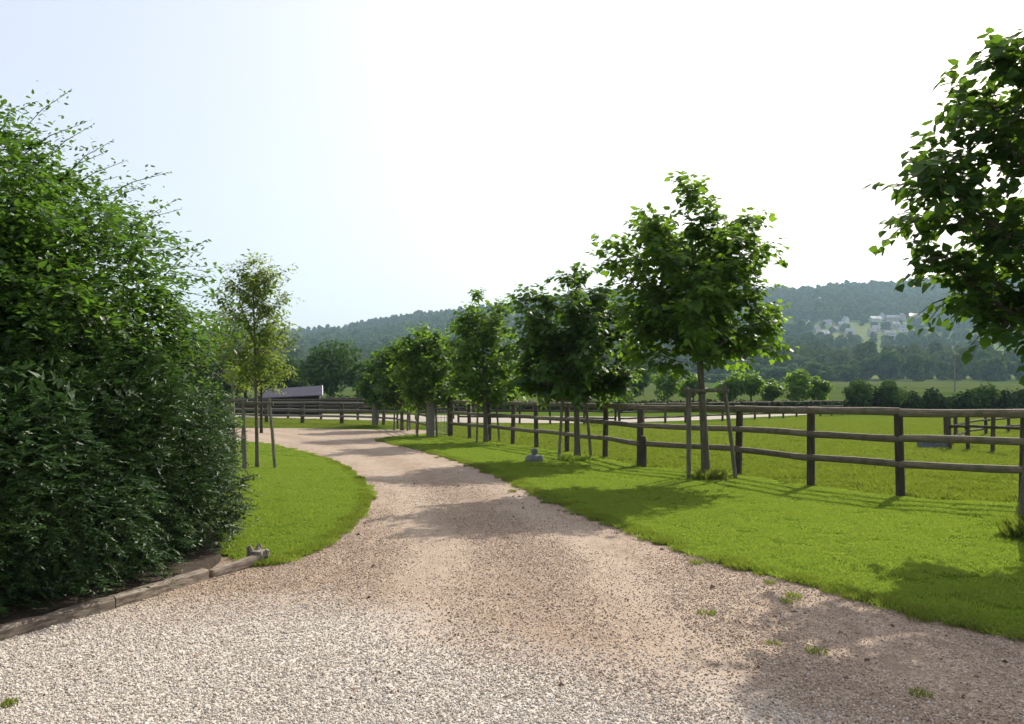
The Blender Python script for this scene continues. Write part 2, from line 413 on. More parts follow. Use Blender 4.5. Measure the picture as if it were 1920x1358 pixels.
# ------------------------------------------------------------------ scatter (stuff) through geometry nodes
def scatter(name, P, rot, scl, pick, sources, label, cat, kind='stuff'):
    me = bpy.data.meshes.new(name)
    me.vertices.add(len(P)); me.vertices.foreach_set('co', np.asarray(P, np.float32).ravel())
    for nm, typ, prop, dat in (('rot', 'FLOAT_VECTOR', 'vector', rot), ('scl', 'FLOAT_VECTOR', 'vector', scl), ('pick', 'INT', 'value', pick)):
        a = me.attributes.new(nm, typ, 'POINT')
        a.data.foreach_set(prop, np.asarray(dat, np.float32 if typ != 'INT' else np.int32).ravel())
    o = link(name, me)
    ng = bpy.data.node_groups.new(name, 'GeometryNodeTree')
    ng.interface.new_socket('Geometry', in_out='INPUT', socket_type='NodeSocketGeometry')
    ng.interface.new_socket('Geometry', in_out='OUTPUT', socket_type='NodeSocketGeometry')
    N, L = ng.nodes, ng.links
    gi, go, jn = N.new('NodeGroupInput'), N.new('NodeGroupOutput'), N.new('GeometryNodeJoinGeometry')
    def na(nm, typ):
        x = N.new('GeometryNodeInputNamedAttribute'); x.data_type = typ; x.inputs[0].default_value = nm; return x.outputs[0]
    er = N.new('FunctionNodeEulerToRotation'); L.new(na('rot', 'FLOAT_VECTOR'), er.inputs[0])
    sa, pa = na('scl', 'FLOAT_VECTOR'), na('pick', 'INT')
    for k, s in enumerate(sources):
        oi = N.new('GeometryNodeObjectInfo'); oi.inputs[0].default_value = s
        cp = N.new('FunctionNodeCompare'); cp.data_type = 'INT'; cp.operation = 'EQUAL'; L.new(pa, cp.inputs[2]); cp.inputs[3].default_value = k
        ip = N.new('GeometryNodeInstanceOnPoints')
        L.new(gi.outputs[0], ip.inputs['Points']); L.new(cp.outputs[0], ip.inputs['Selection'])
        L.new(oi.outputs['Geometry'], ip.inputs['Instance']); L.new(er.outputs[0], ip.inputs['Rotation']); L.new(sa, ip.inputs['Scale'])
        L.new(ip.outputs[0], jn.inputs[0])
    L.new(jn.outputs[0], go.inputs[0])
    md = o.modifiers.new('scatter', 'NODES'); md.node_group = ng
    return tag(o, label, cat, kind=kind)
def src(name, me): return bpy.data.objects.new(name, me)     # source geometry, never linked to the scene

# stones
def stone_mesh(seed, mat):
    import bmesh
    r = rng_(seed); bm = bmesh.new(); bmesh.ops.create_icosphere(bm, subdivisions=1, radius=0.5)
    for v in bm.verts: v.co = Vector(tuple(v.co * float(r.uniform(0.75, 1.15)))); v.co.z *= 0.6
    me = bpy.data.meshes.new('stone'); bm.to_mesh(me); bm.free(); me.materials.append(mat); return me
def stone_mat(name, stops):
    m = NM(name); c = m.ramp(m.rand(), stops); m.col(c); m.rough(0.8); return m.m
M_WST = stone_mat('pale_chipping', [(0, (0.27, 0.23, 0.185)), (0.12, (0.4, 0.35, 0.29)), (0.5, (0.485, 0.435, 0.365)), (0.85, (0.56, 0.51, 0.44)), (1, (0.68, 0.65, 0.59))])
M_TST = stone_mat('sandy_chipping', [(0, (0.17, 0.125, 0.09)), (0.12, (0.29, 0.21, 0.155)), (0.6, (0.4, 0.305, 0.22)), (0.9, (0.46, 0.38, 0.3)), (1, (0.6, 0.55, 0.48))])
M_DST = stone_mat('brown_clod', [(0, (0.08, 0.055, 0.04)), (0.6, (0.18, 0.12, 0.085)), (1, (0.3, 0.21, 0.16))])
stones = [src('s', stone_mesh(i, mt)) for mt in (M_WST, M_TST, M_DST) for i in (3, 4, 5)]
r = rng_(11)
def drive_pts(n, y0, y1, xl=-6, xr=6.5, pw=1.0):
    y = y0 + (y1 - y0) * r.random(n) ** pw; x = r.uniform(xl, xr, n)
    k = inpoly(x, y, DRIVE_POLY) & ~inpoly(x, y, RL_POLY) & ~inpoly(x, y, LL_POLY) & ~inpoly(x, y, HEDGE_FOOT) & (np.abs(x / np.maximum(y, 1)) < 0.75)
    return x[k], y[k]
def lowfreq(x, y, s, seed):
    rr = rng_(seed); v = 0
    for i in range(6):
        a = rr.uniform(0, 6.28); k = s * rr.uniform(0.5, 2.2); v = v + np.sin((x * math.cos(a) + y * math.sin(a)) * k + rr.uniform(0, 6.28))
    return v / 6
x, y = drive_pts(520000, 3.2, 15, pw=2.2)
wh = (y + 0.8 * np.maximum(x + 1.2, 0) + 0.5 * lowfreq(x, y, 1.5, 5) + r.normal(0, 0.45, len(x))) < 5.75
pk = np.where(wh, 0, 3) + r.integers(0, 3, len(x))
pk = np.where(r.random(len(x)) < 0.012, 6 + r.integers(0, 3, len(x)), pk)
s = np.where(wh, r.gamma(6, 0.0016, len(x)) + 0.004, r.gamma(4, 0.0021, len(x)) + 0.003)
s = np.minimum(s, 0.026)
keep = wh | (r.random(len(x)) < np.interp(y, [4, 6, 9, 15], [0.85, 0.7, 0.6, 0.3]) * np.clip(1.0 + 1.1 * lowfreq(x, y, 1.8, 15), 0.2, 1.7) * np.clip(np.abs(np.abs(x - 0.3 + 0.012 * (y - 3) ** 2 + 0.15 * np.sin(y * 1.3)) - 0.85) * 2.6, 0.4, 1.1))
x, y, s, pk = x[keep], y[keep], s[keep], pk[keep]
n = len(x)
scatter('gravel', np.stack([x, y, 0.007 + s * 0.12], 1), r.uniform(0, 6.28, (n, 3)) * (0.15, 0.15, 1), np.stack([s, s * 0.9, s * 0.85], 1), pk, stones,
        'loose pale and sandy chippings covering the near drive', 'gravel')
# loose clods and bigger stones lie along the wheel ruts and the lawn edge
x, y = drive_pts(3600, 4.0, 17, pw=1.4)
w = lowfreq(x, y, 2.2, 9); d_edge = np.array([min((a - px) ** 2 + (b - py) ** 2 for px, py in R_EDGE[::4]) for a, b in zip(x, y)])
keep = r.random(len(x)) < np.clip(w * 0.9 - 0.1, 0, 1) * 0.55 + 0.45 * np.exp(-d_edge / 0.3) + 0.02
x, y = x[keep], y[keep]; n = len(x); s = r.gamma(5, 0.005, n) + 0.008; s = np.minimum(s, 0.06)
scatter('loose_stones', np.stack([x, y, 0.006 + s * 0.1], 1), r.uniform(0, 6.28, (n, 3)) * (0.2, 0.2, 1), np.stack([s * 1.2, s, s * 0.7], 1), r.choice([3, 4, 6, 7, 8, 8, 6], n), stones,
        'brown clods and loose stones along the ruts of the drive', 'stones')

# grass
def blade_patch(seed, n, rad, h, w, mat, lean=0.5):
    r = rng_(seed); a = r.uniform(0, 6.28, n); q = rad * np.sqrt(r.random(n))
    bx, by = q * np.cos(a), q * np.sin(a); hh = h * r.uniform(0.5, 1.15, n); th = r.uniform(0, 6.28, n); lx, ly = r.normal(0, lean, n) * hh, r.normal(0, lean, n) * hh
    wx, wy = np.cos(th) * w / 2, np.sin(th) * w / 2
    V = np.stack([np.stack([bx - wx, by - wy, 0 * bx - 0.004], 1), np.stack([bx + wx, by + wy, 0 * bx - 0.004], 1), np.stack([bx + lx * 0.4 + wx * 0.6, by + ly * 0.4 + wy * 0.6, hh * 0.6], 1), np.stack([bx + lx, by + ly, hh], 1)], 1).reshape(-1, 3)
    i = np.arange(n)[:, None] * 4; T = np.concatenate([i + [0, 1, 2], i + [0, 2, 3]], 1).reshape(-1, 3)
    return src('b', mesh_tris('blades', V, T, mat, np.repeat(r.random(n), 2)))
lawn_src = [blade_patch(i, 280, 0.16, 0.026, 0.0055, M_GRASS, 0.6) for i in range(4)]
rough_src = [blade_patch(20 + i, 170, 0.22, 0.085, 0.007, M_PGRASS, 0.55) for i in range(4)]
far_src = [blade_patch(40 + i, 150, 0.4, 0.09, 0.016, M_PGRASS, 0.6) for i in range(3)]
def poly_pts(poly, dens, y0, y1, x0, x1, seed):
    r = rng_(seed); n = int(dens * (y1 - y0) * (x1 - x0)); x, y = r.uniform(x0, x1, n), r.uniform(y0, y1, n)
    k = inpoly(x, y, poly) & (np.abs(x / np.maximum(y, 0.5)) < 0.72); return x[k], y[k]
def grass(name, x, y, z, srcs, smin, smax, seed, label):
    r = rng_(seed); n = len(x); s = r.uniform(smin, smax, n)
    scatter(name, np.stack([x, y, np.full(n, z)], 1), np.stack([0 * x, 0 * x, r.uniform(0, 6.28, n)], 1), np.stack([s, s, s * r.uniform(0.7, 1.3, n)], 1), r.integers(0, len(srcs), n), srcs, label, 'grass')
x, y = poly_pts(RL_POLY, 46, 2, 22, -4, 14, 1)
grass('lawn_grass', x, y, 0.03, lawn_src, 0.8, 1.15, 2, 'short bright grass of the lawn beside the fence')
x2, y2 = poly_pts(RL_POLY, 16, 22, 34, -8, 2, 3); x3, y3 = poly_pts(LL_POLY, 46, 7, 20, -9, -1, 4); x4, y4 = poly_pts(LL_POLY, 14, 20, 31, -20, -3, 5)
grass('lawn_grass', np.concatenate([x3, x4]), np.concatenate([y3, y4]), 0.03, lawn_src, 0.8, 1.15, 6, 'short bright grass of the rounded lawn left of the drive')
grass('lawn_grass', x2, y2, 0.03, lawn_src, 0.9, 1.3, 7, 'short grass at the far tip of the fence lawn')
# ragged fringe where the lawn overhangs the gravel
E = np.array(R_EDGE); r = rng_(8); i = r.integers(0, len(E) - 22, 900); P = E[i] + r.normal(0, 0.055, (900, 2)) + (0.04, 0.03)
E2 = np.array(L_EDGE); i2 = r.integers(0, 90, 320); P2 = E2[np.minimum(i2, len(E2) - 1)] + r.normal(0, 0.03, (320, 2)) + (-0.05, 0.0)
P[::6] -= r.exponential(0.1, (len(P[::6]), 1)) * (0.8, 0.5); P = np.concatenate([P, P2]); r = rng_(9); n = len(P); s = r.uniform(0.2, 0.7, n)
scatter('edge_grass', np.stack([P[:, 0], P[:, 1], np.full(n, 0.012)], 1), np.stack([0 * s, 0 * s, r.uniform(0, 6.28, n)], 1), np.stack([s * 0.7, s * 0.7, s * 1.1], 1), r.integers(0, 4, n), rough_src, 'longer ragged grass fringing both lawn edges', 'grass')

FPOSTS = [(10.4, 9.6), (8.9, 10.6), (7.36, 11.45), (5.99, 12.27), (5.11, 13.62), (4.43, 15.6), (2.8, 17.45), (2.3, 19.7), (1.5, 21.7), (0.72, 23.4), (0.02, 24.9), (-0.75, 26.6), (-1.5, 28.25), (-2.3, 29.85)]
PADDOCK = FPOSTS + [(-2.3, 31), (-3, 44), (5.2, 40), (12, 45), (26, 62), (70, 60), (70, 5)]
x, y = poly_pts(PADDOCK, 17, 9, 27, -4, 21, 12)
grass('paddock_grass', x, y, 0.0, rough_src, 0.75, 1.25, 13, 'rough yellow green grass of the paddock behind the fence')
x, y = poly_pts(PADDOCK, 7, 27, 55, -6, 42, 14)
grass('paddock_grass', x, y, 0.0, far_src, 0.7, 1.1, 15, 'green turf in the far half of the paddock')
BACKL = [(-24, 38.7), (-3.5, 38.5), (-2.9, 31), (-2.6, 30), (-5.5, 31), (-6.2, 34.3), (-3.0, 37), (-3.4, 44.5), (-7, 46.5), (-22, 57), (-30, 57)]
x, y = poly_pts([(-30, 38.8), (-6, 39.2), (-3.1, 36.5), (-3.0, 31.5), (-2.5, 30), (-2.4, 33), (-3.4, 44.5), (-7, 46.5), (-22, 57), (-34, 57)], 9, 30, 57, -34, -2, 16)
grass('verge_grass', x, y, 0.0, far_src, 0.6, 1.0, 17, 'grass verge beyond the far edge of the drive')

# ------------------------------------------------------------------ leaves and branches
LIME_T = (np.array([(0, 0, 0), (0.22, 0.44, 0.07), (0.62, 0.36, 0.05), (1.06, 0, -0.08), (0.62, -0.36, 0.05), (0.22, -0.44, 0.07), (0.5, 0, -0.05)]),
          np.array([(0, 6, 1), (1, 6, 2), (2, 6, 3), (3, 6, 4), (4, 6, 5), (5, 6, 0)]))
OVAL_T = (np.array([(0, 0, 0), (0.3, 0.27, 0.04), (0.7, 0.2, 0.02), (1.05, 0, -0.05), (0.7, -0.2, 0.02), (0.3, -0.27, 0.04)]),
          np.array([(0, 2, 1), (0, 3, 2), (0, 4, 3), (0, 5, 4)]))
DIA_T = (np.array([(0, 0, 0), (0.45, 0.32, 0.06), (1, 0, 0), (0.45, -0.32, 0.06)]), np.array([(0, 2, 1), (0, 3, 2)]))
CARD_T = (np.array([(-0.5, -0.5, 0), (0.5, -0.4, 0.1), (0.45, 0.5, 0), (-0.4, 0.45, 0.12)]), np.array([(0, 1, 2), (0, 2, 3)]))
def unit(a): return a / np.maximum(np.linalg.norm(a, axis=-1, keepdims=True), 1e-9)
def frames(D, Nn):
    D = unit(D); B = unit(np.cross(Nn, D)); return D, B, np.cross(D, B)
def leaf_mesh(name, P, D, Nn, S, tpl, mat, rnd):
    D, B, C = frames(D, Nn); tv, tf = tpl; n, k = len(P), len(tv)
    V = P[:, None] + S[:, None, None] * (tv[None, :, 0, None] * D[:, None] + tv[None, :, 1, None] * B[:, None] + tv[None, :, 2, None] * C[:, None])
    T = (np.arange(n)[:, None, None] * k + tf[None]).reshape(-1, 3)
    return mesh_tris(name, V.reshape(-1, 3), T, mat, np.repeat(rnd, len(tf)))
_leafdata = {}
def own_leaves(parent, base, P, D, Nn, S, tpl, mat, rnd, idx):
    """the leaves that show largest: each an object of its own, sharing mesh data"""
    keys = [0.15, 0.4, 0.65, 0.9]
    for kk in keys:
        if (mat.name, kk) not in _leafdata:
            _leafdata[(mat.name, kk)] = mesh_tris('leaf', tpl[0], tpl[1], mat, [kk] * len(tpl[1]))
    D, B, C = frames(D[idx], Nn[idx])
    for a, i in enumerate(idx):
        kk = min(keys, key=lambda q: abs(q - rnd[i]))
        o = bpy.data.objects.new('leaf', _leafdata[(mat.name, kk)]); COL.objects.link(o); o.parent = parent
        M = Matrix.Identity(4)
        for c_, vec in enumerate((D[a], B[a], C[a])):
            for q in range(3): M[q][c_] = float(vec[q] * S[i])
        for q in range(3): M[q][3] = float(P[i][q])
        o.matrix_local = M
def pick_visible(base, P, S, n=295):
    W = P + np.array(base); y = np.maximum(W[:, 1], 0.5)
    ok = (np.abs(W[:, 0] / y) < 0.655) & ((W[:, 2] - EYE) / y < 0.5)
    score = S / y * np.where(ok, 1, 0)
    # favour the outermost towards the camera
    cdir = unit(-np.array([[base[0], base[1], 0.0]])); front = (P * cdir).sum(1)
    score = score * (1 + 0.35 * front / (np.abs(front).max() + 1e-6))
    return np.argsort(-score)[:n]

def card_crown(seed, lumps, size, n, mat, name='crown', tpl=CARD_T, jit=0.5, up=0.25):
    """lumps: (x, y, z, rx, ry, rz): leaf faces spread over and just inside every lump"""
    r = rng_(seed); L = np.array(lumps); wgt = L[:, 3] * L[:, 5] + L[:, 4] * L[:, 5]; wgt = wgt / wgt.sum()
    i = r.choice(len(L), n, p=wgt); d = unit(r.normal(0, 1, (n, 3))); q = 1 - 0.45 * r.random(n) ** 2.0 + r.normal(0, 0.05, n)
    P = L[i, :3] + d * L[i, 3:6] * q[:, None]
    Nn = unit(d + r.normal(0, jit, (n, 3)) + (0, 0, up)); D = unit(np.cross(Nn, r.normal(0, 1, (n, 3))))
    rn = np.clip(0.5 + 0.28 * (r.random(len(L))[i] - 0.5) * 2 + r.normal(0, 0.18, n), 0, 1)
    return leaf_mesh(name, P, D, Nn, size * r.uniform(0.6, 1.3, n), tpl, mat, rn)
def lumps_in(seed, n, c, rad, lr, flat=0.8, zbias=0.0):
    r = rng_(seed); out = []
    for k in range(n):
        d = unit(r.normal(0, 1, 3)); q = 0.72 * r.random() ** 0.45; s = lr * r.uniform(0.7, 1.3)
        p = np.array(c) + d * np.array(rad) * q; p[2] += zbias * rad[2] * (1 - abs(d[0]))
        out.append((*p, s, s, s * flat))
    return out

def branch_tree(name, label, cat, X, Y, crown, trunk_r, n_limb, twigs, leaf_s, leaf_gap, mat, bark, seed, tpl=LIME_T, own=0, group=None,
                lean=(0, 0), shoots=(), start=0.12, top_taper=0.35, profile=None, droop=0.55, twig_len=(0.22, 0.55), fork=None):
    """crown = (cx, cy, zmin, zmax, rx, ry) relative to the trunk foot"""
    r = rng_(seed); root = empty(name, (X, Y, 0.0)); tag(root, label, cat, group)
    cx, cy, z0, z1, rx, ry = crown; H = z1 - z0
    def axis(z):
        t = z / z1; return np.array([cx * t ** 1.2 + lean[0] * math.sin(t * 3), cy * t ** 1.2 + lean[1] * math.sin(t * 2.4), z])
    tr = MB(); zs = np.linspace(-0.12, z1 * 0.93, 16)
    rr = [trunk_r * (1.35 if z < 0.05 else 1.12 if z < 0.2 else 1) * (1 - 0.85 * max(0, z / z1) ** 1.3) for z in zs]
    tr.tube([axis(max(z, 0)) if z > 0 else axis(0) + np.array([0, 0, z]) for z in zs], rr, 10)
    link('trunk', tr.mesh('trunk', bark, True), root)
    br = MB(); LP, LD, LN = [], [], []
    def leaves_along(P0, P1, n_, wob=0.05):
        n_ = int(n_ * 1.7)
        v = P1 - P0; L_ = np.linalg.norm(v); u_ = v / max(L_, 1e-6)
        for k in range(n_):
            t = (k + 0.6) / n_
            p = P0 + v * t; p = p - np.array([0, 0, 0.18 * L_ * t * t])
            side = unit(np.cross(u_, (0, 0, 1.0))) * (1 if k % 2 else -1)
            d = unit(u_ * 0.55 + side * r.uniform(0.4, 1.0) + np.array([0, 0, -droop * r.uniform(0.3, 1.5)]) + r.normal(0, 0.25, 3))
            nn = unit(np.array([0, 0, 1.0]) + r.normal(0, 0.42, 3) + 0.35 * u_)
            LP.append(p + d * leaf_s * 0.3 + r.normal(0, 0.03, 3)); LD.append(d); LN.append(nn)
    def limb(p0, p1, rad, ntw, lf=True):
        v = p1 - p0; L_ = np.linalg.norm(v); pts = []
        bow = r.normal(0, 0.06, 3) * L_ + np.array([0, 0, 0.10 * L_])
        for k in range(6):
            t = k / 5; pts.append(p0 + v * t + bow * math.sin(t * math.pi))
        br.tube(pts, [rad * (1 - 0.8 * k / 5) for k in range(6)], 5, False)
        ntw = int(ntw * 1.6)
        for k in range(ntw):
            t = 0.25 + 0.75 * (k + r.random()) / ntw; t = min(t, 1.0)
            b = pts[0] + v * t + bow * math.sin(t * math.pi)
            out = unit(v); d = unit(out * r.uniform(0.2, 0.9) + unit(r.normal(0, 1, 3)) * 0.85 + np.array([0, 0, 0.12]))
            tl = r.uniform(*twig_len) * (0.65 + 0.5 * t); e = b + d * tl
            br.tube([b, (b + e) / 2 + (0, 0, 0.02), e - (0, 0, 0.12 * tl)], [rad * 0.28, rad * 0.2, 0.0025], 3, False)
            leaves_along(b, e, max(2, int(tl / leaf_gap)))
        leaves_along(pts[3], pts[5], max(2, int(0.4 * L_ / leaf_gap)))
    for k in range(n_limb):
        h = (k + 0.5) / n_limb; az = k * 2.39996 + r.normal(0, 0.25)
        w_ = math.sin(math.pi * min(1, (h * (1 - start) + start)) ** 0.85) ** 0.6 if profile is None else float(np.interp(h, [a for a, _ in profile], [b for _, b in profile]))
        q = r.uniform(0.78, 1.12); tz_ = z0 + H * (0.1 + 0.86 * h)
        tip = axis(tz_) + np.array([math.cos(az) * rx * w_ * q, math.sin(az) * ry * w_ * q, 0])
        zs_ = max(z0 * 0.98, tz_ - (0.35 + 0.35 * w_) * rx * r.uniform(0.7, 1.1)); p0 = axis(min(zs_, z1 * 0.92))
        limb(p0, tip, trunk_r * 0.32 * (1.15 - 0.6 * h), twigs)
        if k % 2 == 0:                                    # inner filling limb
            q2 = r.uniform(0.35, 0.65); az2 = az + 1.9
            limb(p0, axis(tz_) + np.array([math.cos(az2) * rx * w_ * q2, math.sin(az2) * ry * w_ * q2, r.normal(0, 0.1)]), trunk_r * 0.22, max(3, twigs // 2))
    for (sx, sy, sz) in shoots:                           # long shoots that break the outline
        e = np.array([sx, sy, sz]); b = axis(min(max(sz - 0.7 * abs(sx), z0), z1 * 0.9)); b = b * 0.45 + e * 0.55
        limb(b, e, trunk_r * 0.16, 7)
    link('branches', br.mesh('branches', bark), root)
    LP, LD, LN = np.array(LP), np.array(LD), np.array(LN); n = len(LP)
    S = leaf_s * r.uniform(0.6, 1.15, n)
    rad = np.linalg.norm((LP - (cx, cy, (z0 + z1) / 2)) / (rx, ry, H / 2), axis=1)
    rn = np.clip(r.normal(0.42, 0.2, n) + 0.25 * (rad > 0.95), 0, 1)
    idx = pick_visible((X, Y, 0), LP, S, own) if own else np.array([], int)
    rest = np.ones(n, bool); rest[idx] = False
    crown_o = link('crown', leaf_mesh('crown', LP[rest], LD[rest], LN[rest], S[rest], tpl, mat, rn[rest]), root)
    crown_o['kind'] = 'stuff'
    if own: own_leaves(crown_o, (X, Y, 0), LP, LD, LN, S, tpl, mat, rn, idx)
    return root

def stake_frame(label, X, Y, stakes, H, bar=True, rad=0.036, group=None, mat=M_STAKE, tie=None):
    """stakes: foot (x, y) and top (x, y) offsets"""
    root = empty('tree_stake_frame', (X, Y, 0)); tag(root, label, 'tree stakes', group)
    tops = []
    for k, (fx, fy, tx, ty) in enumerate(stakes):
        mb = MB(); h = H + 0.04 * ((k * 7) % 3 - 1)
        mb.tube([(fx, fy, -0.1), ((fx + tx) / 2 + 0.004, (fy + ty) / 2, h / 2), (tx, ty, h)], [rad * 1.05, rad, rad * 0.92], 8)
        link('stake', mb.mesh('stake', mat, False), root); tops.append((tx, ty))
    if bar:
        n = len(tops)
        for k in range(n if n > 2 else 1):
            a, b = Vector((*tops[k], H - 0.07)), Vector((*tops[(k + 1) % n], H - 0.06 - 0.012 * k)); d = (b - a).normalized()
            mb = MB(); mb.tube([a - d * 0.09, b + d * 0.09], 0.04, 6); link('crossbar', mb.mesh('crossbar', mat), root)
        if tie:
            mb = MB(); pts = [(0.075 * math.cos(t) , 0.075 * math.sin(t), H - 0.12) for t in np.linspace(0, 6.28, 13)]
            mb.tube(pts, 0.012, 5, False); link('tie', mb.mesh('tie', M_DBARK), root)
    return root

G_AV = 'young lime trees planted along the fence side of the drive'
# the big one at the right border of the picture
branch_tree('lime_tree', 'large lime tree overhanging the picture from the right, its trunk by the near lawn', 'tree', 5.74, 8.85, (0.62, 0.0, 2.3, 5.75, 1.85, 1.75), 0.115, 27, 14,
            0.135, 0.056, M_LIMED, M_BARK, 7, own=298, group=G_AV, shoots=[(-1.35, -0.3, 4.0), (-1.3, -0.1, 3.75), (-0.72, 0.2, 4.95), (-0.6, -0.3, 5.2), (-1.1, 0.1, 3.1), (-0.2, -0.4, 2.15), (-0.5, 0.1, 2.45), (-1.0, 0.1, 4.3)],
            profile=[(0, 0.45), (0.12, 0.72), (0.35, 1.0), (0.5, 1.0), (0.66, 0.7), (0.85, 0.6), (1, 0.25)])
branch_tree('lime_tree', 'tall rounded lime tree with sky around its crown, second from the right border', 'tree', 3.63, 14.9, (-0.3, 0, 2.25, 5.0, 1.33, 1.4), 0.078, 32, 15,
            0.135, 0.058, M_LIME, M_BARK, 21, own=298, group=G_AV, shoots=[(-1.85, 0, 4.15), (-0.35, 0, 5.5), (-0.15, 0.1, 5.35), (0.8, 0, 4.95), (-1.2, 0.1, 4.8), (1.15, 0, 4.3), (-1.65, 0, 4.4), (-1.2, 0, 2.3), (-0.8, -0.4, 2.15), (1.1, -0.2, 2.5)],
            profile=[(0, 0.72), (0.12, 0.92), (0.35, 1.0), (0.78, 1.0), (0.92, 0.8), (1, 0.45)])
branch_tree('lime_tree', 'lime tree beside the grey stone, its dense crown touching the taller tree', 'tree', 1.57, 19.1, (-0.1, 0, 1.45, 4.1, 1.4, 1.4), 0.08, 32, 15,
            0.14, 0.058, M_LIMED, M_BARK, 35, group=G_AV, shoots=[(-1.45, 0, 3.9), (0.1, 0, 4.45), (-0.3, 0, 4.4), (0.8, 0, 4.1), (-1.2, 0, 4.0)], profile=[(0, 0.85), (0.2, 1.0), (0.75, 1.0), (0.9, 0.85), (1, 0.5)])
branch_tree('lime_tree', 'lime tree with a pointed crown just right of the tall gate post', 'tree', -0.85, 26.0, (-0.15, 0, 1.25, 4.55, 1.15, 1.2), 0.08, 28, 15,
            0.14, 0.068, M_LIME, M_BARK, 45, group=G_AV, shoots=[(-0.3, 0, 4.85), (0.5, 0, 4.5)], profile=[(0, 0.85), (0.2, 1.0), (0.75, 1.0), (0.9, 0.8), (1, 0.5)])
branch_tree('lime_tree', 'lime tree whose crown hangs over the narrow grey gate', 'tree', -3.1, 30.0, (-0.25, 0, 1.1, 4.1, 1.25, 1.2), 0.085, 28, 15,
            0.15, 0.075, M_LIME, M_BARK, 55, group=G_AV, profile=[(0, 0.9), (0.3, 1.0), (0.75, 0.95), (0.9, 0.6), (1, 0.3)])
branch_tree('lime_tree', 'smaller lime tree second from the far end of the avenue', 'tree', -4.9, 35.5, (-0.1, 0, 1.0, 3.9, 1.3, 1.2), 0.08, 26, 14,
            0.17, 0.085, M_LIMED, M_BARK, 65, group=G_AV)
branch_tree('lime_tree', 'last lime tree at the far end of the avenue, beside the thick grey post', 'tree', -6.45, 40.0, (0.15, 0, 1.1, 3.8, 1.35, 1.2), 0.09, 26, 14,
            0.19, 0.09, M_LIMED, M_BARK, 75, group=G_AV)
stake_frame('three grey stakes with crossbars holding the tall rounded lime tree', 3.55, 14.9, [(-0.27, -0.12, -0.25, -0.1), (-0.17, 0.35, -0.2, 0.3), (0.62, -0.1, 0.4, -0.05)], 1.75, tie=True)
stake_frame('two slim stakes leaning beside the lime tree by the grey stone', 1.57, 19.1, [(-0.46, -0.1, -0.36, 0), (0.33, -0.1, 0.18, 0)], 1.55, rad=0.036)
stake_frame('two slim stakes under the pointed lime tree', -0.85, 26.0, [(-0.3, -0.2, -0.26, 0), (0.45, -0.1, 0.3, 0)], 1.6, rad=0.034, bar=False)
stake_frame('two slim stakes under the lime tree over the narrow gate', -3.1, 30.0, [(-0.42, -0.5, -0.38, -0.1), (0.32, -0.5, 0.2, -0.1)], 1.6, rad=0.036, bar=False)
stake_frame('two slim stakes under the smaller lime tree near the far end', -4.9, 35.5, [(-0.36, 0, -0.34, 0), (0.36, 0, 0.3, 0)], 1.6, rad=0.036, bar=False)

# the staked trees on the left lawn
branch_tree('young_tree', 'slender young tree with airy yellow green crown on the rounded lawn', 'tree', -5.47, 17.1, (-0.1, 0, 1.78, 4.45, 0.85, 0.82), 0.042, 30, 14,
            0.095, 0.055, M_OLIVE, M_BARK, 91, tpl=OVAL_T, profile=[(0, 0.75), (0.2, 1.0), (0.45, 0.95), (0.7, 0.75), (0.85, 0.6), (1, 0.3)], shoots=[(-0.1, 0, 4.5), (0.5, 0, 4.2), (-0.6, 0, 3.9)], twig_len=(0.15, 0.4))
stake_frame('three dark stakes with a pale crossbar round the young tree on the rounded lawn', -5.47, 17.0, [(-0.22, -0.1, -0.24, -0.1), (-0.1, -0.35, -0.17, -0.3), (0.45, -0.1, 0.3, -0.05)], 1.48, rad=0.036)
def pale_tree():
    X, Y = AX(440, 21.5), 21.5
    return branch_tree('young_tree', 'pale stemmed young tree forking low, half hidden by the big hedge', 'tree', X, Y, (-0.15, 0, 1.75, 4.1, 1.0, 0.9), 0.045, 16, 10,
                       0.08, 0.06, M_OLIVE, M_PBARK, 97, tpl=OVAL_T, twig_len=(0.2, 0.5))
pale_tree()
stake_frame('two pale stakes and crossbar round the forked young tree by the hedge', AX(440, 21.5), 21.4, [(-0.12, -0.1, -0.16, -0.05), (0.25, -0.1, 0.3, -0.05)], 1.5, rad=0.03, mat=M_GREYRAIL)
branch_tree('young_tree', 'thin young tree behind the dark stakes near the rails', 'tree', AX(490, 33), 33, (0, 0, 1.6, 3.9, 0.8, 0.8), 0.06, 14, 9, 0.12, 0.08, M_OLIVE, M_DBARK, 99, tpl=OVAL_T)

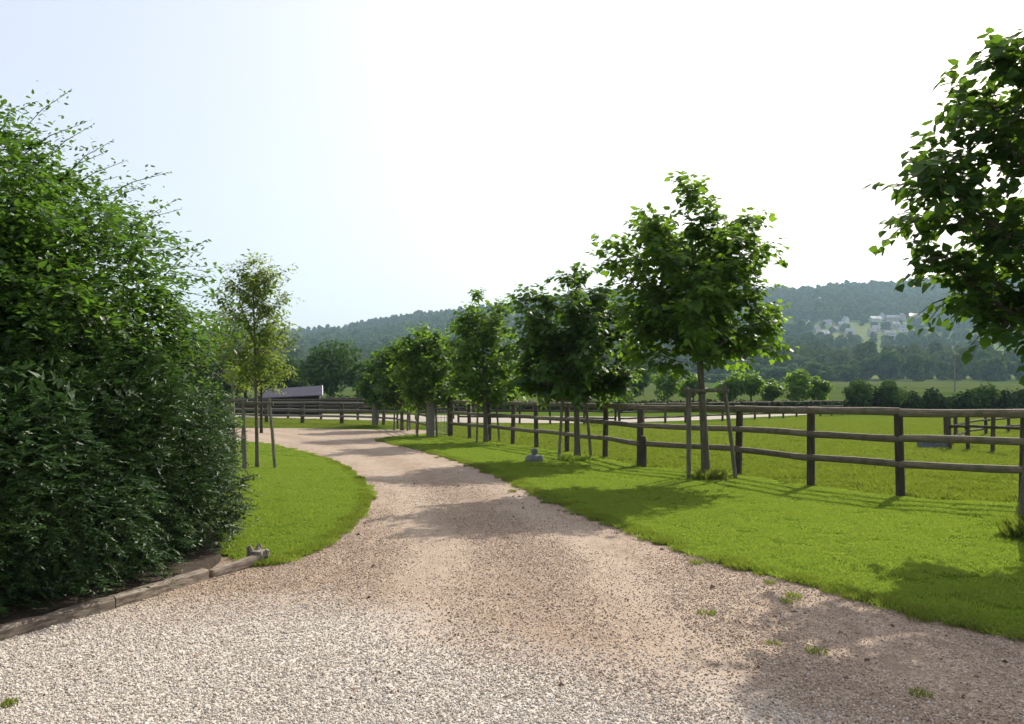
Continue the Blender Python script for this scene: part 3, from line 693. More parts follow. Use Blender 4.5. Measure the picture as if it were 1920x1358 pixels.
# ------------------------------------------------------------------ the big hedge on the left
def sup(d, rad, p):
    return 1.0 / (np.abs(d[:, 0] / rad[0]) ** p + np.abs(d[:, 1] / rad[1]) ** p + np.abs(d[:, 2] / rad[2]) ** p) ** (1 / p)
def hornbeam():
    base = np.array([-4.9, 8.2, 0.0]); root = empty('hornbeam_hedge', tuple(base))
    tag(root, 'tall leafy hornbeam with long arching shoots rising over the dark yew', 'hedge')
    r = rng_(201); E_ = [((-4.75, 8.0, 2.0), (1.42, 1.9, 1.3), 4.0, 4400), ((-5.5, 8.0, 2.85), (1.35, 1.8, 1.5), 2.6, 3300), ((-5.6, 6.6, 2.1), (1.3, 1.3, 1.5), 3.0, 2000), ((-6.5, 7.6, 3.0), (1.4, 1.8, 1.6), 2.5, 700)]
    LP, LD, LN, LS, br = [], [], [], [], MB()
    for c, rad, p, n in E_:
        d = unit(r.normal(0, 1, (n, 3))); d[:, 1] = np.where(r.random(n) < 0.6, -np.abs(d[:, 1]), d[:, 1])
        q = sup(d, rad, p) * (1 - 0.3 * r.random(n) ** 1.5); S0 = np.array(c) + d * q[:, None]
        nz = np.sin(S0[:, 0] * 5.1 + 1) * np.sin(S0[:, 1] * 4.3) + np.sin(S0[:, 2] * 6.7 + S0[:, 0] * 2.1) + 0.6 * np.sin(S0[:, 1] * 8 + S0[:, 2] * 4)
        S0 = S0 + d * (0.09 * nz)[:, None]; kp = (nz > -0.55) | (r.random(n) < 0.3); S0, d = S0[kp], d[kp]
        keep = S0[:, 2] > 1.3; S0, d = S0[keep], d[keep]
        for k in range(len(S0)):
            s0 = S0[k]; out = unit(d[k] * (1, 1, 0.35) + r.normal(0, 0.6, 3) * (1, 1, 0.5)); L_ = r.uniform(0.2, 0.4) * (1 + 0.9 * (r.random() < 0.05))
            e = s0 + out * L_ * 0.75 ; st = s0 - out * L_ * 0.35; sag = np.array([0, 0, r.uniform(-0.05, 0.28) * L_])
            m_ = max(5, int(L_ * 1.15 / 0.034)); v = e - st
            if k % 6 == 0: br.tube([st, (st + e) / 2 + sag * 0.3, e * 0.9 + st * 0.1 - sag * 0.8], [0.004, 0.003, 0.0015], 3, False)
            side0 = unit(np.cross(out, (0, 0, 1.0)) + r.normal(0, 0.15, 3))
            for j in range(m_):
                t = (j + 0.5) / m_; pp = st + v * t + sag * (math.sin(t * math.pi) * 0.3 - t * t)
                dd = unit(out * 0.8 + side0 * (0.8 if j % 2 else -0.8) + np.array([0, 0, -0.22]) + r.normal(0, 0.35, 3))
                LP.append(pp + r.normal(0, 0.025, 3)); LD.append(dd); LN.append(unit(np.array([0, 0, 1.0]) + r.normal(0, 0.3, 3))); LS.append(0.098 * r.uniform(0.6, 1.15) * (1 - 0.35 * t))
    # long bare-ish shoots that break the outline against the sky
    tips = [(135, 168, 7.6), (70, 190, 7.2), (215, 262, 7.8), (178, 232, 7.8), (200, 285, 7.9), (322, 322, 8.3), (342, 392, 8.3), (335, 372, 8.2), (300, 428, 8.2), (392, 448, 8.4), (385, 500, 8.4), (400, 520, 8.5),
            (408, 600, 8.6), (240, 300, 8.0), (280, 345, 8.1), (300, 470, 8.2), (350, 462, 8.3), (402, 560, 8.4), (415, 650, 8.5), (420, 700, 8.5), (425, 740, 8.3), (255, 350, 8.0), (228, 330, 8.0), (270, 395, 8.0), (160, 230, 7.7)]
    for px, py, D in tips:
        e = np.array([AX(px, D), D, AZ(py, D)]); b = e + np.array([-r.uniform(0.55, 0.85), r.uniform(-0.2, 0.3), -r.uniform(0.25, 0.5) if py < 450 else r.uniform(-0.2, 0.15)])
        v = e - b; m_ = int(np.linalg.norm(v) / 0.04); br.tube([b, (b + e) / 2 + (0, 0, 0.06), e], [0.006, 0.004, 0.0015], 4, False); side0 = unit(np.cross(v, (0, 0, 1.0)))
        for sub in range(3):
            for j in range(m_):
                t = (j + 0.5) / m_
                if sub and t > 0.75: continue
                pp = b + v * t + np.array([0, 0, 0.06 * math.sin(t * math.pi)]) + (r.normal(0, 0.17, 3) * (1 - 0.8 * t) if sub else 0)
                dd = unit(unit(v) * 0.7 + side0 * (0.8 if j % 2 else -0.8) + r.normal(0, 0.5, 3) + np.array([0, 0, -0.2]))
                LP.append(pp); LD.append(dd); LN.append(unit(np.array([0, 0, 1.0]) + r.normal(0, 0.45, 3))); LS.append(0.075 * r.uniform(0.6, 1.1) * (1 - 0.4 * t))
    LP = np.array(LP) - base; LD, LN, LS = np.array(LD), np.array(LN), np.array(LS); n = len(LP); rn = np.clip(r.normal(0.45, 0.24, n), 0, 1)
    idx = pick_visible(base, LP, LS, 298); rest = np.ones(n, bool); rest[idx] = False
    cr = link('foliage', leaf_mesh('foliage', LP[rest], LD[rest], LN[rest], LS[rest], OVAL_T, M_HORN, rn[rest]), root); cr['kind'] = 'stuff'
    own_leaves(cr, base, LP, LD, LN, LS, OVAL_T, M_HORN, rn, idx)
    b2 = MB(); b2.v = [tuple(np.array(v) - base) for v in br.v]; b2.f = br.f
    link('shoots', b2.mesh('shoots', M_DBARK), root)
    st = MB()
    for k in range(9):                                    # stems inside
        a = r.uniform(0, 6.28); x0, y0 = r.normal(0, 0.35, 2); st.tube([(x0, y0, -0.05), (x0 + 0.25 * math.cos(a), y0 + 0.3 * math.sin(a), 1.4), (x0 + 0.5 * math.cos(a), y0 + 0.5 * math.sin(a), 2.3 + 0.3 * r.random())], [0.06, 0.045, 0.015], 7)
    link('stem', st.mesh('stem', M_DBARK, True), root)
    # shaded inner twigs and leaves close the view through
    L2 = []
    for c, rad, p, n_ in E_: L2 += [(c[0] - base[0], c[1] - base[1], c[2], rad[0] * 0.72, rad[1] * 0.72, rad[2] * 0.72), (c[0] - base[0], c[1] - base[1], c[2], rad[0] * 0.5, rad[1] * 0.5, rad[2] * 0.5)]
    inn = link('inner_foliage', card_crown(5, L2, 0.1, 32000, M_HORN, 'inner_foliage', OVAL_T, 0.8, 0.4), root); inn['kind'] = 'stuff'
hornbeam()

def yew():
    base = np.array([-4.2, 7.2, 0.0]); root = empty('yew_hedge', tuple(base)); tag(root, 'dark dense yew hedge bulging over the timber edging', 'hedge')
    r = rng_(301); line = np.array(curve([(-7.2, 2.0), (-5.25, 3.15), (-3.98, 4.7), (-3.42, 5.5), (-3.12, 6.3), (-3.0, 7.2), (-3.02, 8.0), (-3.4, 9.0), (-3.9, 9.9), (-5.2, 10.6), (-7, 11)], 0.05))
    tan_ = np.gradient(line, axis=0); tan_ = unit(tan_); nor = np.stack([tan_[:, 1], -tan_[:, 0]], 1)
    n = 9500; w_ = np.ones(len(line)); i = r.integers(0, len(line), n)
    zt = 2.0 + 0.15 * np.sin(i * 0.11) ; h = r.random(n) ** 0.9; z = 0.1 + h * zt
    bul = np.interp(h, [0, 0.12, 0.3, 0.55, 0.75, 0.9, 1.0], [0.08, 0.16, 0.2, 0.1, -0.05, -0.35, -0.8]) + 0.10 * np.sin(i * 0.16 + z * 3.1) + 0.07 * np.sin(i * 0.31 - z * 5) + 0.05 * np.sin(i * 0.55 + z * 11)
    lay = r.random(n) ** 2 * 0.4
    P0 = np.stack([line[i, 0] + nor[i, 0] * (bul - lay), line[i, 1] + nor[i, 1] * (bul - lay), z], 1)
    out = unit(np.stack([nor[i, 0], nor[i, 1], np.interp(h, [0, 0.6, 1], [-0.25, 0.15, 0.9])], 1) + r.normal(0, 0.38, (n, 3)))
    # every spray: a twig with two flat ranks of short needles
    K = 19; LP, LD, LN, LS = [], [], [], []
    L_ = r.uniform(0.12, 0.3, n) * (1 + 0.5 * (r.random(n) < 0.08)); side = unit(np.cross(out, np.array([0, 0, 1.0])) + r.normal(0, 0.2, (n, 3)))
    st = P0 - out * L_[:, None] * 0.4
    for k in range(K):
        t = (k + 0.5) / K; sg = 1 if k % 2 else -1
        p = st + out * (L_ * t)[:, None]; p[:, 2] -= 0.1 * L_ * t * t
        LP.append(p); LD.append(unit(out * 0.75 + side * sg * 0.8 + r.normal(0, 0.22, (n, 3)))); LN.append(unit(np.array([0, 0, 1.0]) + r.normal(0, 0.4, (n, 3)))); LS.append(0.06 * r.uniform(0.7, 1.3, n) * (1 - 0.4 * t))
    LP = np.concatenate(LP) - base; LD = np.concatenate(LD); LN = np.concatenate(LN); LS = np.concatenate(LS)
    rn = np.tile(np.clip(r.normal(0.4, 0.25, n), 0, 1), K); rn = np.clip(rn + np.repeat(np.linspace(-0.15, 0.25, K), n), 0, 1)
    YT = (np.array([(0, 0, 0), (0.4, 0.17, 0.02), (1, 0, 0), (0.4, -0.17, 0.02)]), np.array([(0, 2, 1), (0, 3, 2)]))
    f = link('foliage', leaf_mesh('foliage', LP, LD, LN, LS, YT, M_YEW, rn), root); f['kind'] = 'stuff'
    # twiggy interior
    L2 = []
    for k in range(0, len(line), 14):
        for zc in (0.35, 0.9, 1.4): L2.append((line[k, 0] - nor[k, 0] * 0.4 - base[0], line[k, 1] - nor[k, 1] * 0.4 - base[1], zc, 0.34, 0.34, 0.42))
    g = link('inner_foliage', card_crown(6, L2, 0.11, 60000, M_YEW, 'inner_foliage', YT, 0.9, 0.2), root); g['kind'] = 'stuff'
    s_ = MB()
    for k in range(0, len(line), 12):
        x0, y0 = line[k, 0] - nor[k, 0] * 0.45 - base[0], line[k, 1] - nor[k, 1] * 0.45 - base[1]
        s_.tube([(x0, y0, 0), (x0 + r.normal(0, 0.08), y0 + r.normal(0, 0.08), 0.8), (x0 + r.normal(0, 0.15), y0 + r.normal(0, 0.15), 1.7)], [0.035, 0.025, 0.01], 6)
        for q in range(5):
            zc = r.uniform(0.15, 1.3); a = r.normal(0, 0.7); dx = nor[k] * math.cos(a) + tan_[k] * math.sin(a); s_.tube([(x0, y0, zc), (x0 + dx[0] * 0.45, y0 + dx[1] * 0.45, zc + 0.12)], [0.012, 0.004], 4)
    link('stem', s_.mesh('stem', M_DBARK), root)
yew()

# ------------------------------------------------------------------ timber edging
def edging():
    root = empty('timber_edging', (-3.1, 6.2, 0)); tag(root, 'low weathered timber edging along the foot of the hedge', 'edging')
    pts = [(-5.35, 2.75), (-4.25, 4.0), (-3.42, 5.0), (-3.0, 5.95), (-2.66, 6.9)]
    for k in range(len(pts) - 1):
        (x0, y0), (x1, y1) = pts[k], pts[k + 1]; L_ = math.hypot(x1 - x0, y1 - y0); a = math.atan2(y1 - y0, x1 - x0); r = rng_(400 + k)
        mb = MB(); n = 9; V = []; Fc = []
        for i in range(n):
            t = i / (n - 1) * (L_ - 0.012) + 0.006; jz = r.normal(0, 0.004, 4); jy = r.normal(0, 0.004, 4)
            for j, (yy, zz) in enumerate([(-0.05, -0.03), (0.05, -0.03), (0.052, 0.06), (0.03, 0.074), (-0.03, 0.076), (-0.052, 0.062)]): V.append((t - L_ / 2, yy + jy[j % 4], zz + jz[j % 4] + 0.006 * k))
        for i in range(n - 1):
            for j in range(6): Fc.append((i * 6 + j, (i + 1) * 6 + j, (i + 1) * 6 + (j + 1) % 6, i * 6 + (j + 1) % 6))
        Fc.append(tuple(range(6))); Fc.append(tuple((n - 1) * 6 + j for j in range(6))[::-1]); mb.add(V, Fc)
        me = mb.mesh('sleeper', M_SLEEPER); o = link('sleeper', me, root); o.location = ((x0 + x1) / 2 + 3.1, (y0 + y1) / 2 - 6.2, 0); o.rotation_euler = (0, 0, a)
    mb = MB(); mb.tube([(0, 0, -0.05), (0.01, 0, 0.1), (-0.005, 0.01, 0.17)], [0.1, 0.085, 0.075], 9)
    # last short sleeper, climbing to the end stump
    mb2 = MB(); mb2.box((0, 0, 0), (0.3, 0.035, 0.04)); o = link('sleeper', mb2.mesh('sleeper', M_SLEEPER, bevel=0.015), root); o.location = (-2.5 + 3.1, 7.2 - 6.2, 0.05); o.rotation_euler = (0, R(-3), math.atan2(0.65, 0.3))
    root2 = empty('tree_stump', G(484, 1058) + (0,)); tag(root2, 'split grey stump at the end of the timber edging', 'stump'); r = rng_(410)
    for k in range(4):
        mb = MB(); a = k * 1.7; h = r.uniform(0.09, 0.19); mb.tube([(0.06 * math.cos(a), 0.05 * math.sin(a), -0.03), (0.065 * math.cos(a), 0.05 * math.sin(a), h * 0.6), (0.09 * math.cos(a), 0.07 * math.sin(a), h)], [0.055, 0.042, 0.02], 6)
        link('splinter', mb.mesh('splinter', M_STUMP), root2)
    mb = MB(); mb.tube([(0, 0, -0.03), (0, 0, 0.13)], [0.1, 0.07], 8); link('core', mb.mesh('core', M_STUMP), root2)
edging()

# ------------------------------------------------------------------ fences
POST_ME = {}
def post_mesh(r_, h, mat, round_=True):
    key = (round(r_, 3), round(h, 2), mat.name)
    if key not in POST_ME:
        mb = MB()
        if round_: mb.tube([(0, 0, -0.15), (0, 0, h * 0.5), (0, 0, h - 0.012), (0, 0, h)], [r_, r_ * 0.985, r_ * 0.97, r_ * 0.86], 12)
        else: mb.box((0, 0, h / 2 - 0.07), (r_, r_, h / 2 + 0.07))
        POST_ME[key] = mb.mesh('post', mat, sm=False)
    return POST_ME[key]
def rail_mesh(L_, rad, mat, seed):
    """half-round rail with flat back, a little wavy"""
    r = rng_(seed); mb = MB(); n = max(3, int(L_ / 0.35)); k = 9; V = []; ph = r.uniform(0, 6.28)
    for i in range(n + 1):
        t = i / n; x = (t - 0.5) * L_; dz = 0.006 * math.sin(t * 5 + ph); q = rad * (1 + 0.04 * math.sin(t * 7 + ph * 2))
        for j in range(k):
            an = math.pi * j / (k - 1); V.append((x, -math.sin(an) * q * 0.75, dz + math.cos(an) * q))
    Fc = [(i * k + j, (i + 1) * k + j, (i + 1) * k + (j + 1) % k, i * k + (j + 1) % k) for i in range(n) for j in range(k)]
    Fc.append(tuple(range(k))); Fc.append(tuple(n * k + j for j in range(k))[::-1]); mb.add(V, Fc)
    return mb.mesh('rail', mat, True)
def fence(label, pts, post_r, post_h, rails, rail_r, pmat, rmat, seed, zf=None, group=None, side=-1, big=(), cat='fence', overlap=0.04):
    x0, y0 = pts[0]; root = empty('rail_fence', (x0, y0, 0)); tag(root, label, cat, group)
    for k, (x, y) in enumerate(pts):
        z = zf(x, y) if zf else 0; pr, ph = (post_r, post_h) if k not in big else big[k]
        o = link('post', post_mesh(pr, ph, pmat), root, (x - x0, y - y0, z)); o.rotation_euler = (R(((k * 37) % 7 - 3) * 0.4), R(((k * 53) % 7 - 3) * 0.5), k * 1.3)
    for k in range(len(pts) - 1):
        a, b = np.array(pts[k]), np.array(pts[k + 1]); d = b - a; L_ = np.linalg.norm(d); ang = math.atan2(d[1], d[0])
        nx_, ny_ = d[1] / L_ * -side, -d[0] / L_ * -side
        if nx_ * (a[0] + b[0]) + ny_ * (a[1] + b[1]) > 0: nx_, ny_ = -nx_, -ny_        # rails on the drive side of the posts
        for q, rz in enumerate(rails):
            za = (zf(*a) if zf else 0) + rz; zb = (zf(*b) if zf else 0) + rz; off = post_r * 0.72
            me = rail_mesh(L_ + overlap - 0.006 * (q == 0), rail_r * (1.1 if q == 0 else 1), rmat, seed + k * 5 + q)
            jz = (((k * 13 + q * 7) % 5) - 2) * 0.004
            o = link('rail', me, root, ((a[0] + b[0]) / 2 - x0 + nx_ * off, (a[1] + b[1]) / 2 - y0 + ny_ * off, (za + zb) / 2 + jz))
            fl = ang if (-math.sin(ang) * -1 * 0 + (math.sin(ang) * nx_ - math.cos(ang) * ny_)) > 0 else ang + math.pi
            sl = math.atan2(zb - za, L_); o.rotation_euler = (0, -sl if fl == ang else sl, fl)
    return root
MAINZ = lambda x, y: 0.0
fence('long three rail timber fence running from the tall gate post to the right border', FPOSTS, 0.068, 1.36, [1.325, 0.925, 0.53], 0.056, M_POST, M_RAIL, 500, big={6: (0.072, 1.32), 13: (0.1, 1.5)})
mb = MB(); mb.tube([(0, 0, -0.1), (0, 0, 0.62), (0, 0, 0.7)], [0.085, 0.085, 0.06], 10); o = link('repair_stub', mb.mesh('repair_stub', M_POST), None, (2.84, 17.3, 0)); tag(o, 'short thick stub post propping the fence post left of the tall staked tree', 'post')

# gate between the tall post and the thick one
def gate():
    x0, y0 = -2.42, 29.95; x1, y1 = -3.0, 29.6; root = empty('narrow_gate', (x0, y0, 0), 0); tag(root, 'narrow grey metal gate hung beside the tall gate post', 'gate')
    m = NM('galvanised_metal'); m.col((0.3, 0.31, 0.31)); m.rough(0.5); m.b.inputs['Metallic'].default_value = 0.6
    dx, dy = x1 - x0, y1 - y0; fr = MB()
    P = lambda t, z: (dx * t, dy * t, z)
    fr.tube([P(0.03, 0.1), P(0.03, 1.22)], 0.02, 6); fr.tube([P(0.97, 0.1), P(0.97, 1.22)], 0.02, 6); fr.tube([P(0, 1.22), P(1, 1.22)], 0.02, 6); fr.tube([P(0, 0.1), P(1, 0.1)], 0.02, 6)
    link('gate_frame', fr.mesh('gate_frame', m.m), root)
    for k in range(6): b = MB(); z = 0.26 + k * 0.16; b.tube([P(0.03, z), P(0.97, z)], 0.01, 5); link('bar', b.mesh('bar', m.m), root)
    for k in range(4): b = MB(); t = 0.2 + k * 0.2; b.tube([P(t, 0.1), P(t, 1.22)], 0.008, 5); link('bar', b.mesh('bar', m.m), root)
gate()
o = link('gate_post', post_mesh(0.15, 1.38, M_GREYRAIL), None, (-3.03, 29.65, 0)); tag(o, 'thick silvery gate post under the overhanging lime crown', 'post')
fence('silvery rail fence between the thick gate post and the grey post at the avenue end', [(-3.2, 30.2), (-3.9, 32.6), (-4.6, 35.1), (-5.4, 37.6), (-6.9, 40.3)], 0.05, 1.2, [1.14, 0.8, 0.45], 0.045, M_STAKE, M_GREYRAIL, 700)
o = link('thick_post', post_mesh(0.19, 1.12, M_GREYRAIL), None, (AX(704, 40.2), 40.2, 0)); tag(o, 'squat grey post at the corner where the two rail fences meet', 'post')
fence('timber rail fence behind the far edge of the drive', [(AX(704, 40.4), 40.4), (AX(641, 41.9), 41.9), (AX(567, 43.4), 43.4), (AX(500, 44.8), 44.8), (AX(436, 46), 46), (AX(378, 47), 47), (AX(320, 48), 48)], 0.11, 1.2, [1.15, 0.78, 0.45], 0.055, M_POST, M_GREYRAIL, 800)
fence('dark rail fence further back, left of the avenue end', [(AX(850, 52), 52), (AX(780, 51), 51), (AX(720, 50), 50), (AX(671, 49), 49), (AX(602, 50), 50), (AX(540, 51.5), 51.5), (AX(480, 53), 53), (AX(420, 54.5), 54.5)], 0.08, 1.3, [1.25, 0.85, 0.5], 0.06, M_POST, M_POST, 900)
FC = [(5.4 + 20.3 * t, 40 + 22 * t) for t in np.linspace(0, 1, 15)]
fence('long dark fence across the far side of the paddock', FC, 0.07, 1.15, [1.1, 0.72, 0.38], 0.045, M_POST, M_POST, 1000)
fence('fence along the near edge of the sand track, seen through the avenue', [(-2.9, 43.2), (-1.2, 42.8), (0.4, 42.2), (2.0, 41.6), (3.7, 40.8), (5.2, 40.1)], 0.06, 1.15, [1.1, 0.75, 0.4], 0.045, M_POST, M_POST, 1100)
fence('dark boundary fence behind the verge at the left', [(-20 + 5.6 * k, 67.2 + 0.2 * (k % 2)) for k in range(4)], 0.09, 1.3, [1.25, 0.9, 0.5], 0.07, M_POST, M_POST, 1200)
# small pen on the right
PEN = [(AX(1781, 22.4), 22.4), (AX(1815, 22.1), 22.1), (AX(1861, 21.4), 21.4), (AX(1925, 20.9), 20.9), (AX(1990, 20.5), 20.5)]
fence('near side of the small pen in the paddock at the right', PEN, 0.055, 1.02, [0.72, 0.36], 0.035, M_POST, M_POST, 1300)
PENF = [(AX(1775, 23.2), 23.2), (AX(1792, 25.5), 25.5), (AX(1812, 28.5), 28.5), (AX(1849, 31), 31), (AX(1891, 33), 33), (AX(1930, 35), 35), (AX(1975, 37), 37)]
fence('receding side of the small pen in the paddock at the right', PENF, 0.06, 1.05, [0.95, 0.62, 0.3], 0.04, M_POST, M_POST, 1400)

# water trough
def trough():
    X, Y = AX(1747, 23.2), 23.2; root = empty('water_trough', (X, Y, 0), R(-4)); tag(root, 'low grey water trough on the paddock grass beside the small pen', 'trough')
    m = NM('trough_metal'); n1 = m.noise(m.pos('obj'), 12, 4); m.col(m.ramp(n1, [(0.3, (0.1, 0.12, 0.15)), (0.7, (0.19, 0.22, 0.26))])); m.rough(0.5)
    L_, W_, H_ = 0.36, 0.2, 0.24; mb = MB(); V = []
    for (sx, z) in ((0.88, 0.02), (1.0, H_), (0.93, H_), (0.82, 0.06)):
        for (a, b) in ((-1, -1), (1, -1), (1, 1), (-1, 1)): V.append((a * L_ * sx, b * (W_ * sx if sx > 0.5 else W_), z))
    Fc = [(0, 3, 2, 1)]
    for l in range(3):
        for j in range(4): Fc.append((l * 4 + j, l * 4 + (j + 1) % 4, (l + 1) * 4 + (j + 1) % 4, (l + 1) * 4 + j))
    Fc.append((12, 13, 14, 15)); mb.add(V, Fc); link('basin', mb.mesh('basin', m.m), root)
    rim = MB(); rim.tube([(-L_, -W_, H_), (L_, -W_, H_), (L_, W_, H_), (-L_, W_, H_), (-L_, -W_, H_)], 0.014, 6); link('rim', rim.mesh('rim', m.m), root)
    w_ = NM('trough_water'); w_.col((0.02, 0.03, 0.035)); w_.rough(0.05); mb = MB(); mb.add([(-0.31, -0.17, 0.19), (0.31, -0.17, 0.19), (0.31, 0.17, 0.19), (-0.31, 0.17, 0.19)], [(0, 1, 2, 3)]); link('water_surface', mb.mesh('water_surface', w_.m), root)
trough()
# grey stone with knob on the lawn
def knob_stone():
    m = NM('grey_stone'); n1 = m.noise(m.pos('obj'), 9, 6, 0.7); m.col(m.ramp(n1, [(0.3, (0.09, 0.095, 0.09)), (0.7, (0.22, 0.23, 0.22))])); m.rough(0.9); m.bump(n1, 0.6, 0.02)
    X, Y = G(1002, 868); root = empty('stone_block', (X, Y, 0.02)); tag(root, 'squat grey stone block with a knob on top standing on the lawn', 'stone block')
    def lathe(prof, k=14, sq=0.0, sy=0.8):
        V = []; 
        for (q, z) in prof:
            for j in range(k):
                a = 2 * math.pi * j / k; c, s_ = math.cos(a), math.sin(a); p = 3.5; f = 1 / (abs(c) ** p + abs(s_) ** p) ** (1 / p) if sq else 1; V.append((q * f * c, q * f * s_ * sy, z))
        Fc = [(i * k + j, i * k + (j + 1) % k, (i + 1) * k + (j + 1) % k, (i + 1) * k + j) for i in range(len(prof) - 1) for j in range(k)]
        Fc.append(tuple((len(prof) - 1) * k + j for j in range(k))); mb = MB(); mb.add(V, Fc); return mb
    link('base', lathe([(0.205, -0.03), (0.215, 0.05), (0.21, 0.11), (0.17, 0.155), (0.1, 0.17)], sq=1).mesh('base', m.m, True), root)
    link('knob', lathe([(0.075, 0.15), (0.06, 0.19), (0.085, 0.23), (0.085, 0.28), (0.05, 0.315), (0.0, 0.32)], sy=1).mesh('knob', m.m, True), root)
knob_stone()

# field shelter left
def shelter():
    X, Y = AX(550, 60), 60; root = empty('field_shelter', (X, Y, 0), R(8)); tag(root, 'low dark stable with a pale grey sheet roof behind the left rails', 'stable')
    rf = NM('sheet_roof'); wv = rf.new('ShaderNodeTexWave'); wv.inputs['Scale'].default_value = 9; rf.lk(rf.pos('obj'), wv.inputs[0]); rf.col(rf.mix(rf.noise(rf.pos('obj'), 2.5, 4), (0.055, 0.053, 0.068), (0.11, 0.105, 0.13))); rf.b.inputs['Specular IOR Level'].default_value = 0.0; rf.rough(1.0); rf.bump(wv.outputs['Fac'], 0.4, 0.02)
    dk = NM('tarred_boards'); dk.col(dk.ramp(dk.noise(dk.pos('obj', (8, 8, 0.4)), 2, 4), [(0.3, (0.012, 0.011, 0.01)), (0.7, (0.035, 0.03, 0.026))])); dk.rough(0.8)
    L_, W_ = 4.3, 2.6
    mb = MB(); mb.add([(-L_ / 2, -W_ / 2 - 0.3, 1.36), (L_ / 2 + 0.15, -W_ / 2 - 0.3, 1.58), (L_ / 2 - 0.15, W_ / 2, 2.3), (-L_ / 2, W_ / 2, 2.02), (-L_ / 2, -W_ / 2 - 0.3, 1.3), (L_ / 2 + 0.15, -W_ / 2 - 0.3, 1.52), (L_ / 2 - 0.15, W_ / 2, 2.24), (-L_ / 2, W_ / 2, 1.96)],
                      [(0, 1, 2, 3), (7, 6, 5, 4), (0, 4, 5, 1), (1, 5, 6, 2), (2, 6, 7, 3), (3, 7, 4, 0)]); link('roof', mb.mesh('roof', rf.m), root)
    wt = NM('flashing'); wt.col((0.6, 0.6, 0.62)); mb = MB(); mb.tube([(L_ / 2 + 0.16, -W_ / 2 - 0.32, 1.56), (L_ / 2 - 0.13, W_ / 2, 2.3)], 0.035, 6); link('flashing', mb.mesh('flashing', wt.m), root)
    for (a, b, nm) in (((-L_ / 2 + 0.1, -W_ / 2), (-L_ / 2 + 0.1, W_ / 2), 'wall'), ((L_ / 2 - 0.15, -W_ / 2), (L_ / 2 - 0.3, W_ / 2 - 0.05), 'wall'), ((-L_ / 2 + 0.1, W_ / 2 - 0.05), (L_ / 2 - 0.3, W_ / 2 - 0.05), 'wall')):
        mb = MB(); za = 1.3 if b[1] > 0 and a[1] < 0 else 1.9; V = [(*a, -0.05), (*b, -0.05), (*b, 1.93), (*a, za)]
        d = Vector((b[1] - a[1], a[0] - b[0], 0)).normalized() * 0.06; mb.add(V + [tuple(Vector(v) + d) for v in V], [(0, 1, 2, 3), (7, 6, 5, 4), (0, 4, 5, 1), (1, 5, 6, 2), (2, 6, 7, 3), (3, 7, 4, 0)]); link(nm, mb.mesh(nm, dk.m), root)
    for k in range(3): mb = MB(); mb.box((-L_ / 2 + 0.4 + k * 1.75, -W_ / 2 + 0.05, 0.62), (0.06, 0.06, 0.68)); link('front_post', mb.mesh('front_post', dk.m), root)
shelter()

# grass tufts (each one a thing) and weeds
def tuft(label, X, Y, z, n, rad, h, mat, seed, cat='grass tuft'):
    s = blade_patch(seed, n, rad, h, 0.009, mat, 0.45); o = link('grass_tuft', s.data, None, (X, Y, z)); tag(o, label, cat)
tuft('long grass tuft round the foot of the tall staked lime', 3.68, 14.75, 0.02, 500, 0.3, 0.2, M_PGRASS, 61)
tuft('dark long grass at the foot of the near trunk, right border', 5.7, 8.7, 0.02, 600, 0.3, 0.25, M_PGRASS, 62)
tuft('short weeds under the lime tree by the grey stone', 1.5, 18.9, 0.02, 350, 0.35, 0.16, M_GRASS, 63)
tuft('flat green weed growing in the gravel at the edge of the near shade', *G(1325, 1152), 0.01, 70, 0.07, 0.025, M_PGRASS, 64, 'weed')
tuft('small weed in the shaded gravel below the lawn edge', *G(1448, 1210), 0.01, 30, 0.05, 0.02, M_PGRASS, 65, 'weed')
tuft('weed in the shaded gravel near the bottom right', *G(1725, 1305), 0.01, 55, 0.06, 0.025, M_PGRASS, 66, 'weed')
tuft('tiny weed in the pale gravel at the bottom left', *G(18, 1325), 0.01, 60, 0.04, 0.03, M_PGRASS, 67, 'weed')
tuft('faint weed patch in the middle of the shaded gravel', *G(1530, 1225), 0.01, 60, 0.07, 0.025, M_PGRASS, 68, 'weed')

# ------------------------------------------------------------------ paddock trees, bushes and hedges at 70-80 m
def simple_tree(name, label, cat, X, Y, h, w, z0, mat, seed, group=None, leaf=0.24, n=1500, trunk_r=0.09, nl=11, zb=0.0, tpl=LIME_T, flat=0.85, bark=M_DBARK):
    zg = tz(X, Y); root = empty(name, (X, Y, zg)); tag(root, label, cat, group)
    c = (0, 0, (z0 + h) / 2); L = lumps_in(seed, nl, c, (w / 2, w / 2, (h - z0) / 2), w * 0.24, flat, zb)
    cr = link('crown', card_crown(seed + 1, L, leaf, n, mat, 'crown', tpl), root)
    mb = MB(); mb.tube([(0, 0, -0.3), (0.02, 0, z0), (0, 0.02, (z0 + h) * 0.5)], [trunk_r * 1.2, trunk_r, trunk_r * 0.4], 7); link('trunk', mb.mesh('trunk', bark, True), root)
    return root
small = [(1172, 690, 62, 'left of the tall staked tree, partly behind its neighbour'), (1245, 682, 62, 'seen alone just left of the tall staked trunk'), (1300, 700, 50, 'directly behind the tall staked trunk'), (1368, 690, 60, 'just right of the tall staked trunk'),
         (1408, 686, 60, 'in the middle of the group right of the tall staked trunk'), (1448, 706, 46, 'smallest, in the gap left of the pair with rounded tops'), (1493, 688, 62, 'left one of the pair by the far field gap'), (1535, 698, 50, 'right one of the pair by the far field gap')]
for k, (px, top, w, lab) in enumerate(small):
    D = 72 + (k % 3) * 0.8; simple_tree('small_lime_tree', 'small lime tree ' + lab, 'tree', AX(px, D), D, AZ(top, D), w / F * D, 0.9, M_LIME, 1500 + k * 7, 'small lime trees beyond the paddock', 0.26, 1300)
